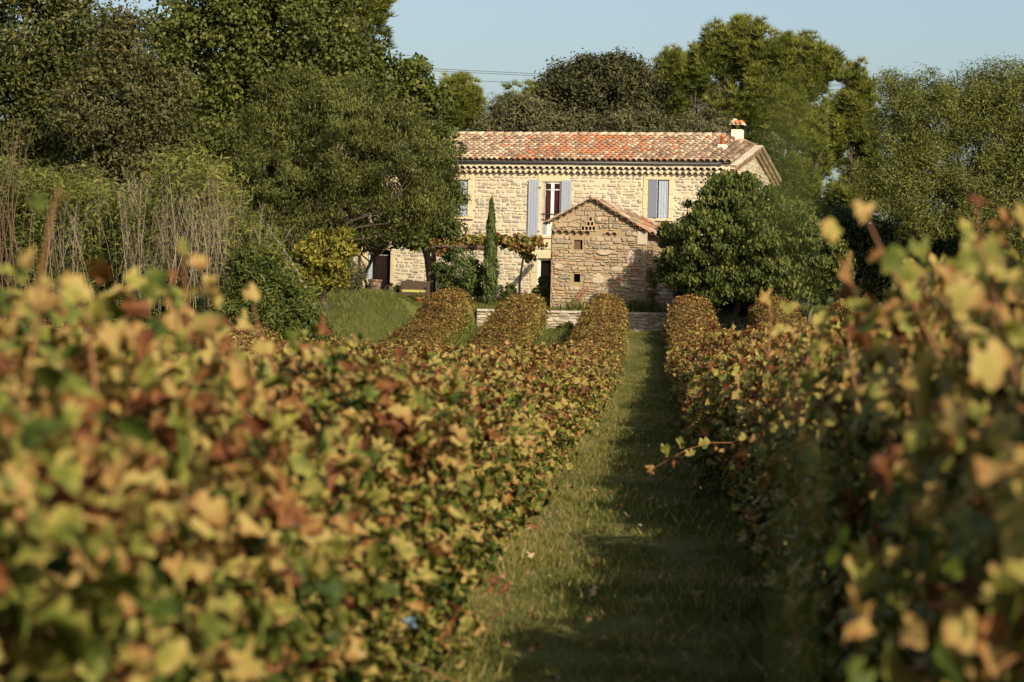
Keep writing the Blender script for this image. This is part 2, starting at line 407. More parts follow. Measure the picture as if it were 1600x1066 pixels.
def stone_face(mb, P, n, inside, x0, x1, z0, z1, hr, wr, gap, depth, mat, r, tintf):
    """courses of irregular stones on a wall; P(x,z) gives the world point, n the outward normal"""
    z = z0
    while z < z1:
        h = r.uniform(*hr); x = x0-r.uniform(0, wr[1])
        while x < x1:
            wd = r.uniform(*wr)*(0.7+0.6*(h-hr[0])/(hr[1]-hr[0]+1e-6))
            split = r.random() < .18 and h > hr[0]*1.3
            parts = [(z, h)] if not split else [(z, h*.52), (z+h*.52, h*.48)]
            todo = [(x+wd/2, zz+hh/2+r.normal()*.012, wd, hh*r.uniform(.92, 1.05), 0) for zz, hh in parts]
            while todo:
                cx, cz, sw, sh2, lv = todo.pop()
                if not all(inside(cx+i*sw*.46, cz+j*sh2*.42) for i in (-1, -.3, .3, 1) for j in (-1, 0, 1)):
                    if lv < 2 and sw > .09: todo += [(cx-sw/4, cz, sw/2, sh2, lv+1), (cx+sw/4, cz, sw/2, sh2, lv+1)]
                    continue
                a, b = sw/2-gap*r.uniform(.5, 1.3), sh2/2-gap*r.uniform(.5, 1.2)
                if a < .02 or b < .02: continue
                k = min(a, b)*r.uniform(.25, .6)
                o = np.array([(-a, -b+k), (-a+k, -b), (a-k, -b), (a, -b+k), (a, b-k), (a-k, b), (-a+k, b), (-a, b-k)])
                o += r.normal(size=o.shape)*min(a, b)*.15
                tl = r.normal()*.08; o = o @ np.array([[math.cos(tl), -math.sin(tl)], [math.sin(tl), math.cos(tl)]])
                dp = depth*r.uniform(.5, 1.2); sl = r.normal(size=2)*.05
                vs = [P(cx+p[0], cz+p[1])+n*.002 for p in o]
                vs += [P(cx+p[0]*.94, cz+p[1]*.92)+n*(dp*.75+sl[0]*p[0]+sl[1]*p[1]) for p in o]
                vs += [P(cx+p[0]*.7, cz+p[1]*.7)+n*(dp+sl[0]*p[0]+sl[1]*p[1]) for p in o]
                fs = []
                for i in range(8):
                    j = (i+1) % 8
                    fs += [(i, j, 8+j, 8+i), (8+i, 8+j, 16+j, 16+i)]
                fs.append(tuple(range(16, 24)))
                mb.add(vs, fs, tintf(r), mat)
            x += wd
        z += h

def wall_cells(mb, P, n, x0, x1, zf, holes, deep, mat, tint=.5):
    """mortar backing cut round rectangular holes, with reveals"""
    X = sorted({x0, x1, *[h for q in holes for h in q[:2]]}); 
    zmax = zf; Z = sorted({zmax[0], zmax[1], *[h for q in holes for h in q[2:4]]})
    for a, b in zip(X[:-1], X[1:]):
        for c, d in zip(Z[:-1], Z[1:]):
            mx, mz = (a+b)/2, (c+d)/2
            if any(q[0] < mx < q[1] and q[2] < mz < q[3] for q in holes): continue
            mb.add([P(a, c), P(b, c), P(b, d), P(a, d)], [(0, 1, 2, 3)], tint, mat)
    for (a, b, c, d) in holes:
        for p, q in (((a, c), (a, d)), ((a, d), (b, d)), ((b, d), (b, c)), ((b, c), (a, c))):
            mb.add([P(*p), P(*q), P(*q)-n*deep, P(*p)-n*deep], [(0, 1, 2, 3)], tint, mat)

def tile_patch(mb, A, B, C, D, ncol, nrow, tintf, r, mat=0, base_mat=1, base=True, flip=1):
    """canal tiles on the quad A(top left) B(top right) C(bottom right) D(bottom left)"""
    nn = norm(np.cross(C-D, A-D))
    if nn[2] < 0: nn = -nn
    if base: mb.add([D-nn*.03, C-nn*.03, B-nn*.03, A-nn*.03], [(0, 1, 2, 3)], .3, base_mat)
    for i in range(ncol):
        u = (i+.5)/ncol
        du = np.linalg.norm(bil(A, B, C, D, u+.01, 0)-bil(A, B, C, D, u, 0))*100/ncol
        for j in range(nrow):
            v0, v1 = j/nrow, min(1.02, (j+1.18)/nrow)
            p0, p1 = bil(A, B, C, D, u, v0), bil(A, B, C, D, u, v1)
            a = norm(p1-p0); c = norm(np.cross(a, nn)); n = norm(np.cross(c, a))
            jx = r.normal()*.012; p0 = p0+c*jx; p1 = p1+c*(jx*.5)+a*r.normal()*.01
            p0 = p0 - a*abs(r.normal())*.02
            r0, r1 = du*.47, du*.37
            if j == 0: p0 = p0-a*.05
            V = []; S = 6
            for (p, rr, lift) in ((p0, r0, .035), (p1, r1, .0)):
                for k in range(S+1):
                    t = math.pi*k/S
                    V.append(p+c*math.cos(t)*rr+n*(math.sin(t)*rr*.8+lift))
            for k in range(S+1):
                t = math.pi*k/S
                V.append(p0+c*math.cos(t)*(r0-.018)+n*(math.sin(t)*(r0*.8-.018)+.035))
            for k in range(S+1):
                t = math.pi*k/S
                V.append(p1+c*math.cos(t)*(r1-.018)+n*(math.sin(t)*(r1*.8-.018)))
            m = S+1; fs = []
            for k in range(S):
                fs.append((k, k+1, m+k+1, m+k)); fs.append((k, 2*m+k, 2*m+k+1, k+1)); fs.append((2*m+k, 3*m+k, 3*m+k+1, 2*m+k+1))
            mb.add(V, fs, tintf(u, (j+.5)/nrow, r), mat)

# ------------------------------------------------------------------ farmhouse
HO = W(1135, 470, 100.0)
HZ = 1.75; HO[2] = HZ
ph = math.atan2(.27, .963)
HD = np.array([math.cos(ph), -math.sin(ph), 0]); HN = np.array([math.sin(ph), math.cos(ph), 0])   # along the wall (right), depth
UZ = np.array([0, 0, 1.0])
def HP(x, z, y=0.0): return HO+HD*x+HN*y+UZ*z
def hp(px, py, y=0.0):
    """pixel -> (x along wall, height) on the plane y of the house"""
    r = ray(px, py); o = np.array([0, 0, CAMZ])
    t = np.dot(HO+HN*y-o, HN)/np.dot(r, HN)
    d = o+r*t-HO
    return np.dot(d, HD), d[2]
def hrect(x0, y0, x1, y1, y=0.0):
    a, t = hp(x0, (y0), y); b, t2 = hp(x1, y0, y); _, c = hp(x0, y1, y); _, c2 = hp(x1, y1, y)
    return [a, b, (c+c2)/2, (t+t2)/2]
ZE = (hp(760, 270)[1]+hp(1060, 274)[1])/2+.05           # underside of the tile cornice
ZE = ZE-.05
HL = hp(500, 300)[0]                                 # left end, hidden behind the almond tree
house = thing('farmhouse', HP(-7, 0), 'long two storey stone farmhouse with blue shutters and a mottled clay tile roof', 'house')
rh = np.random.default_rng(5)
win_mid = hrect(848, 284, 879, 368); win_right = hrect(1013, 281, 1046, 341); win_left = hrect(697, 281, 732, 338)
door_l = hrect(575, 391, 611, 470); door_r = hrect(840, 404, 866, 470)
door_l[2] = 0.12; door_r[2] = 0.12
holes = [win_mid, win_right, win_left, door_l, door_r]
def grow(q, l, r, t, b=0): return [q[0]-l, q[1]+r, q[2]-b, q[3]+t]
surr = [grow(win_mid, .18, .20, .32, .55), grow(win_right, .17, .17, .22, .05), grow(win_left, .22, .22, .22, .05), grow(door_l, .26, .16, .28), grow(door_r, .24, .2, .28)]
mb = MB()
wall_cells(mb, lambda x, z: HP(x, z), -HN, HL, 0, (-.6, ZE+.45), holes, .28, 0, .55)
def ins(x, z):
    if x < HL or x > 0 or z > ZE+.02 or z < -.3: return False
    return not any(q[0] < x < q[1] and q[2] < z < q[3] for q in surr)
stone_face(mb, lambda x, z: HP(x, z), -HN, ins, HL, 0, -.3, ZE, (.09, .20), (.15, .44), .026, .034, 1, rh,
           lambda r: float(np.clip(r.choice([.25, .42, .6, .92, .8, .08], p=[.2, .3, .24, .14, .06, .06])+r.normal()*.06, 0, 1)))
ZR = hp(900, 212, 5.2)[1]
# gable end wall (faces right) and the plain back and left walls
RKY = 5.2; DEP = 10.0
Rend = np.array([-.95, RKY, ZR]); PK = np.array([.05, RKY, ZR-.42])
ZEV = ZE+.42
def HQ(p): return HP(p[0], p[2], p[1])
gw = [HP(0, -.6, 0), HP(0, -.6, DEP), HP(0, ZEV-.02, DEP), HP(0, PK[2]-.1, RKY), HP(0, ZEV-.02, 0)]
mb.add(gw, [(0, 1, 2, 3, 4)], .55, 0)
def insg(x, z):
    top = ZEV-.02+(PK[2]-ZEV)*(x/RKY if x < RKY else (DEP-x)/(DEP-RKY))
    return .05 < x < DEP-.05 and z < top-.12
stone_face(mb, lambda x, z: HP(0, z, x), HD, insg, 0, DEP, 3.0, ZEV+1.4, (.10, .21), (.16, .42), .022, .03, 1, rh,
           lambda r: float(np.clip(r.choice([.25, .42, .6, .92])+r.normal()*.06, 0, 1)))
mb.add([HP(HL, -.6, 0), HP(HL, -.6, DEP), HP(HL, ZEV, DEP), HP(HL, ZR-.1, RKY), HP(HL, ZEV, 0)], [(4, 3, 2, 1, 0)], .55, 0)
mb.add([HP(HL, -.6, DEP), HP(0, -.6, DEP), HP(0, ZEV, DEP), HP(HL, ZEV, DEP)], [(3, 2, 1, 0)], .55, 0)
mb.build('wall', [M_MORTAR, M_STONE], house)

# roof
def tile_tint(u, v, r):
    """old pale tiles left, orange new ones toward the middle right"""
    zone = math.exp(-((u-.66)/.13)**2)*(.36+.60*v) + .52*math.exp(-((u-.80)/.12)**2)*(1-v)+.03
    if r.random() < zone*.85: return float(r.choice([.72, .86, .95]))
    return float(np.clip(r.choice([.04, .18, .36, .5, .55, .66], p=[.25, .27, .22, .12, .06, .08])+r.normal()*.05, 0, 1))
mb = MB(); rt = np.random.default_rng(8)
EY = -.31                                            # eaves overhang
ZEF = hp(900, 250, EY)[1]-.02
A = HP(HL-.3, ZR, RKY); B = HQ(Rend); C = HP(-.95, ZEF, EY); Dd = HP(HL-.3, ZEF, EY)
ncol = int(np.linalg.norm(C-Dd)/.245)
tile_patch(mb, A, B, C, Dd, ncol, 13, tile_tint, rt)
tile_patch(mb, HQ(Rend), HQ(PK), HP(.12, ZEF-.02, EY+.1), HP(-.95, ZEF, EY), 4, 13, lambda u, v, r: float(r.choice([.2, .38, .5, .55])), rt)
# rear slope
tile_patch(mb, HQ(PK), HP(HL-.3, ZR, RKY), HP(HL-.3, ZEV, DEP+.4), HP(.22, ZEV, DEP+.4), 40, 6, lambda u, v, r: float(r.choice([.2, .38, .5, .7])), rt)
# ridge tiles
npt = 40
for i in range(npt):
    a = HP(HL-.3+(Rend[0]-HL+.3)*i/npt, ZR+.02+rt.normal()*.008, RKY); b = HP(HL-.3+(Rend[0]-HL+.3)*(i+1.12)/npt, ZR+.035, RKY)
    mb.tube([a, b], [.13, .12], 10, float(rt.choice([.04, .16, .3, .12])), 0)
for i in range(3):
    a = Rend+(PK-Rend)*i/3; b = Rend+(PK-Rend)*(i+1.1)/3
    mb.tube([HQ(a)+UZ*.03, HQ(b)+UZ*.03], [.09, .08], 8, .5, 0)
roof = mb.build('roof', [M_TILE, M_TILEDIRT], house)

# tiled cornice under the eaves (two scalloped courses in mortar)
mb = MB(); rg = np.random.default_rng(4)
def scallops(mb, Pf, x0, x1, pitch, length, rr, tint=None):
    """row of half-round tile noses; Pf(x) -> (centre at wall, outward dir, along dir, up dir)"""
    k = int((x1-x0)/pitch)
    for i in range(k):
        p, o, a, up = Pf(x0+(i+.5)*pitch); S = 6; V = []
        for (off, q) in ((length, rr), (0, rr), (length, rr-.02), (0, rr-.02)):
            for j in range(S+1):
                t = math.pi*j/S; V.append(p+o*off+a*math.cos(t)*q+up*math.sin(t)*q*.85)
        m = S+1; fs = []
        for j in range(S):
            fs += [(j, j+1, m+j+1, m+j), (2*m+j, 3*m+j, 3*m+j+1, 2*m+j+1), (j, 2*m+j, 2*m+j+1, j+1)]
        mb.add(V, fs, float(rg.choice([.3, .5, .62])) if tint is None else tint, 1)
def scallop_band(mb, z0, ln, hgt, pitch, rr):
    """mortared course of channel tile ends: a band with half-round hollows"""
    k = int(-HL/pitch); S = 6
    for i in range(k):
        x0 = HL+i*pitch; cx = x0+pitch/2+rg.normal()*.006; ro = rr*rg.uniform(.94, 1.05); l = ln+rg.normal()*.006
        A_ = [(cx-ro*math.cos(math.pi*j/S), z0+ro*.92*math.sin(math.pi*j/S)) for j in range(S+1)]
        bot = [(x0, z0)]+A_+[(x0+pitch, z0)]; zt_ = z0+hgt
        V = [HP(x, z, -l) for x, z in bot]+[HP(x, zt_, -l) for x, z in bot]; m = len(bot)
        mb.add(V, [(j, j+1, m+j+1, m+j) for j in range(m-1)], rg.uniform(.6, .95), 0)
        V = [HP(x, z, -l) for x, z in A_]+[HP(x, z, -.004) for x, z in A_]
        mb.add(V, [(j, S+1+j, S+2+j, j+1) for j in range(S)], float(rg.choice([.4, .55, .62])), 1)
        for (xa, xb) in ((x0, cx-ro), (cx+ro, x0+pitch)):
            mb.add([HP(xa, z0, -l), HP(xb, z0, -l), HP(xb, z0, 0), HP(xa, z0, 0)], [(0, 1, 2, 3)], .5, 0)
        mb.add([HP(x0, zt_, -l), HP(x0+pitch, zt_, -l), HP(x0+pitch, zt_, 0), HP(x0, zt_, 0)], [(0, 1, 2, 3)], .5, 0)
    mb.add([HP(HL+k*pitch, z0, -ln), HP(HL+k*pitch, z0+hgt, -ln), HP(HL+k*pitch, z0+hgt, 0), HP(HL+k*pitch, z0, 0)], [(0, 1, 2, 3)], .6, 0)
scallop_band(mb, ZE+.01, .17, .168, .25, .098)
scallop_band(mb, ZE+.19, .30, .172, .25, .098)
# along the gable rakes: three courses
for k, (off, ln) in enumerate(((.34, .12), (.20, .22), (.06, .32))):
    for (p, q) in ((np.array([0, DEP+.2, ZEV-.05]), PK), (PK, np.array([0, 0, ZEV-.05]))):
        d = HQ(q)-HQ(p); Ln = np.linalg.norm(d); a = d/Ln; up = norm(np.cross(HD, a)); up = up if up[2] > 0 else -up
        scallops(mb, lambda s, p=p, a=a, up=up, off=off: (HQ(p)+a*s-up*off, HD, a, up), 0, Ln, .23, ln, .10)
        mb.box(HQ(p)+d/2-up*(off-.10)+HD*(ln/2-.01), (ln-.02, Ln, .05), .7, 0, np.array([HD, a, up]))
mb.build('tile_cornice', [M_MORTAR, M_TILE], house)

# gutter and downpipe
mb = MB()
mb.tube([HP(HL-.2, ZEF-.085, EY-.05), HP(-.25, ZEF-.10, EY-.05)], .058, 8)
mb.build('gutter', M_METAL, house)
mb = MB(); xd = hp(563, 400, -.08)[0]
mb.tube([HP(xd, .1, -.09), HP(xd, ZE-.2, -.09)], .045, 8)
mb.build('downpipe', M_IRON, house)

# chimney
def hxz(px, py, y): return hp(px, py, y)
cx = (hp(1144, 205, 5.0)[0]+hp(1161, 205, 5.0)[0])/2
zt = hp(1152, 203, 5.0)[1]; zb = ZR-.6; AX = np.array([HD, HN, UZ])
mb = MB(); mb.box(HP(cx, (zb+zt)/2, 5.0), (.44, .44, zt-zb), .6, 0, AX)
ch = mb.build('chimney', M_PLASTER, roof)
mb = MB()
for a, b in ((-1, -1), (1, -1), (1, 1), (-1, 1)):
    mb.box(HP(cx+a*.17, zt+.10, 5.0+b*.17), (.09, .09, .20), .4, 1, AX)
mb.box(HP(cx, zt+.23, 5.0), (.56, .56, .07), .6, 0, AX)
for i in range(3):
    mb.tube([HP(cx-.17+i*.17, zt+.29, 4.7), HP(cx-.17+i*.17, zt+.29, 5.3)], .095, 8, .85 if i else .3, 2)
mb.tube([HP(cx-.1, zt+.37, 4.75), HP(cx-.1, zt+.37, 5.25)], .08, 8, .1, 2)
mb.build('chimney_cap', [M_PLASTER, M_DARK, M_TILE], roof)
# small flue
fx, fz = hp(1129, 229, 2.4)
mb = MB(); mb.box(HP(fx, fz-.18, 2.4), (.34, .34, .5), .6, 0, AX); mb.box(HP(fx-.02, fz-.36, 2.2), (.5, .2, .14), .3, 1, AX)
mb.build('flue_base', [M_PLASTER, surf('lead_flashing', [(0, (.22, .23, .24)), (1, (.34, .35, .36))], .5, 6, .2, 0)], roof)
mb = MB(); mb.lathe(HP(fx, fz+.07, 2.4), [(0, 0), (.1, 0), (.09, .3), (.12, .31), (.12, .38), (.07, .38), (.07, .2)], 14)
mb.build('flue_pot', M_ORANGE, roof)

# dressed stone surrounds
def frame_blocks(mb, q, l, r, t, b, dep=.045, sill=True):
    z = q[2]; rr = np.random.default_rng(int(abs(q[0])*100))
    while z < q[3]-.02:
        h = min(rr.uniform(.3, .6), q[3]-z)
        if q[3]-z-h < .15: h = q[3]-z
        for (xa, xb) in ((q[0]-l, q[0]), (q[1], q[1]+r)):
            e = rr.uniform(-.03, .03)
            xa2, xb2 = (xa+e, xb) if xb == q[0] else (xa, xb+e)
            mb.box(HP((xa2+xb2)/2, z+h/2, -.01), (xb2-xa2, dep, h-.012), rr.uniform(.3, .8), 0, AX)
        z += h
    mb.box(HP((q[0]+q[1])/2+(r-l)/2, q[3]+t/2, -.012), (q[1]-q[0]+l+r, dep+.01, t-.01), .6, 0, AX)
    if sill: mb.box(HP((q[0]+q[1])/2, q[2]-.06, -.03), (q[1]-q[0]+l+r+.06, .12, .1), .65, 0, AX)

def panel(mb, x0, x1, z0, z1, y, th=.035, nb=5, tint=.5, ax=AX, org=None):
    """boarded leaf with grooves, in the wall frame"""
    wb = (x1-x0)/nb
    for i in range(nb):
        mb.box(HP(x0+wb*(i+.5), (z0+z1)/2, y), (wb-.012, th, z1-z0), tint, 0, ax)
    for z in (z0+.16*(z1-z0), z1-.16*(z1-z0)):
        mb.box(HP((x0+x1)/2, z, y+th*.7), (x1-x0-.03, th*.7, .09), tint, 0, ax)

# --- middle french window
q = win_mid
mb = MB(); frame_blocks(mb, q, .18, .20, .32, .55)
mb.box(HP((q[0]+q[1])/2-.02, q[2]-.33, -.012), (q[1]-q[0]+.36, .05, .42), .7, 0, AX)
wm = mb.build('window', M_DRESSED, house); wm['label'] = 'tall middle french window with open shutters and red curtains'
mb = MB(); fy = .06; xm = (q[0]+q[1])/2
for xx in (q[0]+.06, q[1]-.06): mb.box(HP(xx, (q[2]+q[3])/2, fy), (.11, .06, q[3]-q[2]), .5, 0, AX)
mb.box(HP(xm, (q[2]+q[3])/2, fy-.012), (.12, .06, q[3]-q[2]-.05), .5, 0, AX)
for z in (q[3]-.04, q[2]+.22): mb.box(HP(xm, z, fy+.004), (q[1]-q[0], .05, .08 if z > q[2]+.5 else .44), .5, 0, AX)
mb.box(HP(xm, q[3]-.32, fy+.006), (q[1]-q[0]-.1, .04, .035), .5, 0, AX)
mb.build('window_frame', M_WHITE, wm)
mb = MB(); mb.box(HP(xm, (q[2]+q[3])/2, fy+.035), (q[1]-q[0]-.05, .008, q[3]-q[2]-.05)); mb.build('pane', M_GLASS, wm)
mb = MB()
for i in range(14):
    xx = q[0]+.06+(q[1]-q[0]-.12)*i/13
    mb.tube([HP(xx, q[2], fy+.12), HP(xx, q[3], fy+.12)], .05, 6, rh.uniform(.2, .9))
mb.build('curtain', M_CURTAIN, wm)
mb = MB()
for z in (q[2]+.62, q[2]+.85): mb.tube([HP(q[0]-.02, z, -.03), HP(q[1]+.02, z, -.03)], .02, 6)
mb.build('guard_rail', M_IRON, wm)
s = hrect(826.5, 281, 843, 373, -.06); mb = MB(); panel(mb, s[0], s[1], s[2], s[3], -.08, nb=4)
sh = mb.build('shutter', M_BLUE, house)
for z in (s[2]+.3, s[3]-.3):
    mb = MB(); mb.box(HP(s[1]+.02, z, -.10), (.12, .012, .035), .5, 0, AX); mb.build('hinge', M_METAL, sh)
s = hrect(878, 282, 893.5, 371, -.06); mb = MB(); panel(mb, s[0], s[1], s[2], s[3], -.08, nb=4)
mb.build('shutter', M_BLUE, house)
# --- right window, shutters nearly closed
q = win_right; mb = MB(); frame_blocks(mb, q, .17, .17, .22, .05)
wr_ = mb.build('window', M_DRESSED, house); wr_['label'] = 'right upper window with nearly closed shutters'
mb = MB(); xm = q[0]+(q[1]-q[0])*.44
a = rad(24); ax2 = np.array([HD*math.cos(a)-HN*math.sin(a), HN*math.cos(a)+HD*math.sin(a), UZ])
wl = xm-q[0]+.06; hc = HP(q[0]+.02, 0, .0)
for i in range(4):
    mb.box(hc+ax2[0]*wl*(i+.5)/4+UZ*(q[2]+q[3])/2, (wl/4-.012, .035, q[3]-q[2]-.03), .45, 0, ax2)  # tinted darker than the right leaf: its shade is put into the paint colour
for z in (q[2]+.25, q[3]-.25): mb.box(hc+ax2[0]*wl/2+ax2[1]*.03+UZ*z, (wl-.04, .03, .09), .4, 0, ax2)
mb.build('shutter', M_BLUE, house)
mb = MB(); panel(mb, xm+.05, q[1]-.01, q[2]+.015, q[3]-.015, .05, nb=4, tint=.8); mb.build('shutter', M_BLUE, house)
mb = MB(); mb.box(HP((q[0]+q[1])/2, (q[2]+q[3])/2, .24), (q[1]-q[0], .02, q[3]-q[2])); mb.build('unlit_backing', M_DARK, wr_)  # near-black sheet painted in for the unlit room behind these shutters
# --- left window, half hidden by the tree
q = win_left; mb = MB(); frame_blocks(mb, q, .22, .22, .22, .05)
wl_ = mb.build('window', M_DRESSED, house); wl_['label'] = 'left upper window half hidden by leaves'
xm = q[0]+(q[1]-q[0])*.5
mb = MB(); panel(mb, xm+.01, q[1]-.01, q[2]+.015, q[3]-.015, .05, nb=4, tint=.85); mb.build('shutter', M_BLUE, house)
mb = MB(); mb.box(HP((q[0]+q[1])/2, (q[2]+q[3])/2, .24), (q[1]-q[0], .02, q[3]-q[2])); mb.build('unlit_backing', M_DARK, wl_)  # flat dark sheet stands for the unlit interior of the left window
mb = MB(); panel(mb, q[0]+.02, xm-.05, q[2]+.015, q[3]-.015, .08, nb=4, tint=.3); mb.build('shutter', M_BLUE, house)
# --- left door with bead curtain
q = door_l; mb = MB(); frame_blocks(mb, q, .26, .16, .28, 0, sill=False)
dl = mb.build('door', M_DRESSED, house); dl['label'] = 'dark left doorway hung with a string curtain'
mb = MB()
for i in range(26):
    xx = q[0]+.2+(q[1]-q[0]-.22)*i/25
    mb.tube([HP(xx, q[2], .2+rh.normal()*.01), HP(xx+rh.normal()*.01, q[3]-.16, .2)], .02, 5, rh.uniform(.1, 1))
mb.build('string_curtain', M_DARKWOOD, dl)
mb = MB(); mb.box(HP((q[0]+q[1])/2, (q[2]+q[3])/2, .27), (q[1]-q[0], .02, q[3]-q[2])); mb.build('unlit_backing', M_DARK, dl)  # black panel gives the unlit depth behind the strings by colour
for i in range(9):
    mb = MB(); mb.lathe(HP(q[0]+.24+(q[1]-q[0]-.3)*i/8, q[3]-.2, .17), [(0, -.022), (.024, 0), (0, .022)], 8); mb.build('bead', M_WHITE, dl)
mb = MB(); panel(mb, q[0]+.02, q[0]+.19, q[2]+.02, q[3]-.1, .06, nb=2, tint=.85); sd_ = mb.build('door_leaf', M_BLUE, dl)
mb = MB(); mb.tube([HP(q[0]+.2, q[2]+.75, -.0), HP(q[0]+.2, q[2]+1.05, -.0)], .02, 6); mb.build('handle', M_METAL, dl)
# --- right door beside the shed
q = door_r; mb = MB(); frame_blocks(mb, q, .24, .2, .28, 0, sill=False)
dr = mb.build('door', M_DRESSED, house); dr['label'] = 'narrow right doorway with white frame beside the stone outbuilding'
mb = MB(); mb.box(HP(q[0]+.05, (q[2]+q[3])/2, .12), (.09, .1, q[3]-q[2]), .5, 0, AX); mb.box(HP((q[0]+q[1])/2, q[3]-.04, .122), (q[1]-q[0], .1, .07), .5, 0, AX)
mb.build('door_frame', M_WHITE, dr)
mb = MB(); mb.box(HP((q[0]+q[1])/2, (q[2]+q[3])/2, .25), (q[1]-q[0], .02, q[3]-q[2])); mb.build('unlit_backing', M_DARK, dr)  # doorway's unlit inside is painted as a near-black sheet

# ------------------------------------------------------------------ stone outbuilding
SD = 94.5
SO = W(860, 470, SD); sgz = 1.75; SO[2] = sgz
SX = np.array([1., 0, 0]); SY = np.array([0, 1., 0])
def SP(x, z, y=0.0): return SO+SX*x+SY*y+UZ*z
def sp(px, py, y=0.0):
    p = W(px, py, SD+y)-SO; return p[0], p[2]
shed = thing('stone_outbuilding', SP(1.8, 0), 'small rough stone outbuilding with a tiled gable and pigeon holes', 'outbuilding')
rs = np.random.default_rng(21)
apx, apz = sp(925, 313); lx, lz = sp(858, 349); rx, rz = sp(1010, 364)
mb = MB()
SH = [list(sp(897, 389)[:1])+[sp(910, 389)[0], sp(903, 390)[1], sp(903, 375)[1]], [sp(896.5, 441)[0], sp(906.5, 441)[0], sp(901, 441)[1], sp(901, 428)[1]]]
pig = []
def pgn(row, n, yb, yt, x0):
    for i in range(n):
        a = x0+i*5.6; pig.append([sp(a, yb)[0], sp(a+3.6, yb)[0], sp(a, yb)[1], sp(a, yt)[1]])
pgn(0, 4, 359.5, 354, 909); pgn(1, 2, 352.5, 347, 917.5); pgn(2, 1, 345.5, 340, 921)
ALLH = SH+pig
# mortar body: gable cells, then triangle pieces above the eaves line
zc = min(lz, rz)
def top_at(x): return lz+(apz-lz)*(x-lx)/(apx-lx) if x < apx else apz+(rz-apz)*(x-apx)/(rx-apx)
wl0, wr0 = 0.0, rx
Xs = sorted({0.0, rx, apx, *[v for h in ALLH for v in h[:2]], *np.linspace(0.3, rx-.2, 8)})
for a, b in zip(Xs[:-1], Xs[1:]):
    m_ = (a+b)/2; hs = sorted([h for h in ALLH if h[0]-1e-6 <= a and b <= h[1]+1e-6], key=lambda h: h[2])
    zlo = -.6
    for h in hs:
        mb.add([SP(a, zlo), SP(b, zlo), SP(b, h[2]), SP(a, h[2])], [(0, 1, 2, 3)], .5, 0); zlo = h[3]
    mb.add([SP(a, zlo), SP(b, zlo), SP(b, top_at(b)), SP(a, top_at(a))], [(0, 1, 2, 3)], .5, 0)
for (a, b, c, d) in ALLH:
    for p, q in (((a, c), (a, d)), ((a, d), (b, d)), ((b, d), (b, c)), ((b, c), (a, c))):
        mb.add([SP(*p), SP(*q), SP(q[0], q[1], .3), SP(p[0], p[1], .3)], [(0, 1, 2, 3)], .4, 0)
    mb.add([SP(a, c, .3), SP(b, c, .3), SP(b, d, .3), SP(a, d, .3)], [(0, 1, 2, 3)], .1, 2)  # back of each hole coloured near-black for its unlit depth
SL = 2.0
mb.add([SP(0, -.6), SP(0, lz-.02), SP(0, lz-.02, SL), SP(0, -.6, SL)], [(0, 1, 2, 3)], .5, 0)
mb.add([SP(rx, -.6), SP(rx, -.6, .5), SP(rx, rz-.02, .5), SP(rx, rz-.02)], [(0, 1, 2, 3)], .5, 0)
strz = sp(890, 362)[1]
def ins_s(x, z):
    if x < 0 or x > rx-.01 or z < -.4 or z > top_at(x)-.05: return False
    if abs(z-strz) < .06 and x < sp(975, 362)[0]: return False
    if abs(x-sp(923, 350)[0]) < (sp(936, 350)[0]-sp(923, 350)[0])*(1-(z-sp(923, 361)[1])/(sp(923, 332)[1]-sp(923, 361)[1])) and z > sp(923, 361)[1]: return False
    return not any(h[0]-.04 < x < h[1]+.04 and h[2]-.04 < z < h[3]+.04 for h in SH)
tn_s = lambda r: float(np.clip(r.choice([.12, .3, .45, .58, .75, .88, 1.0], p=[.12, .22, .22, .18, .10, .13, .03])+r.normal()*.05, 0, 1))
stone_face(mb, lambda x, z: SP(x, z), -SY, ins_s, 0, rx, -.4, apz, (.07, .20), (.11, .42), .013, .06, 1, rs, tn_s)
# quoins on the right corner and big field stones
for i in (4,):
    mb.box(SP(rx-.14-rs.uniform(0, .05), .3+i*.62, -.02), (.28+rs.uniform(0, .1), .1, .5), rs.choice([.2, .88]), 1)
for px, py, w_, h_ in ((877, 377, .5, .22), (945, 395, .6, .25), (935, 437, .6, .4), (872, 416, .4, .22), (985, 405, .35, .6)):
    x, z = sp(px, py); a = w_/2; b = h_/2
    vs = [SP(x+a*math.cos(t)*(1+.12*rs.normal()), z+b*math.sin(t)*(1+.12*rs.normal()))+np.array([0, .05, 0])*0-SY*.03 for t in np.linspace(0, 2*math.pi, 9)[:-1]]
    vs += [v*1.0-SY*.05+(SP(x, z)-v)*np.array([.25, 0, .25]) for v in vs]
    mb.add(vs, [(i, (i+1) % 8, 8+(i+1) % 8, 8+i) for i in range(8)]+[tuple(range(8, 16))], .9 if py > 380 else .15, 1)
# stone divisions of the pigeon holes
for (a, b, c, d) in pig:
    e = .022
    for (bx, bz, sx_, sz_) in ((a-e, (c+d)/2, .04, d-c), (b+e, (c+d)/2, .04, d-c), ((a+b)/2, c-e, b-a+.1, .035), ((a+b)/2, d+e, b-a+.1, .035)):
        mb.box(SP(bx, bz, -.02), (sx_, .05+rs.uniform(0, .004), sz_), .62, 1)
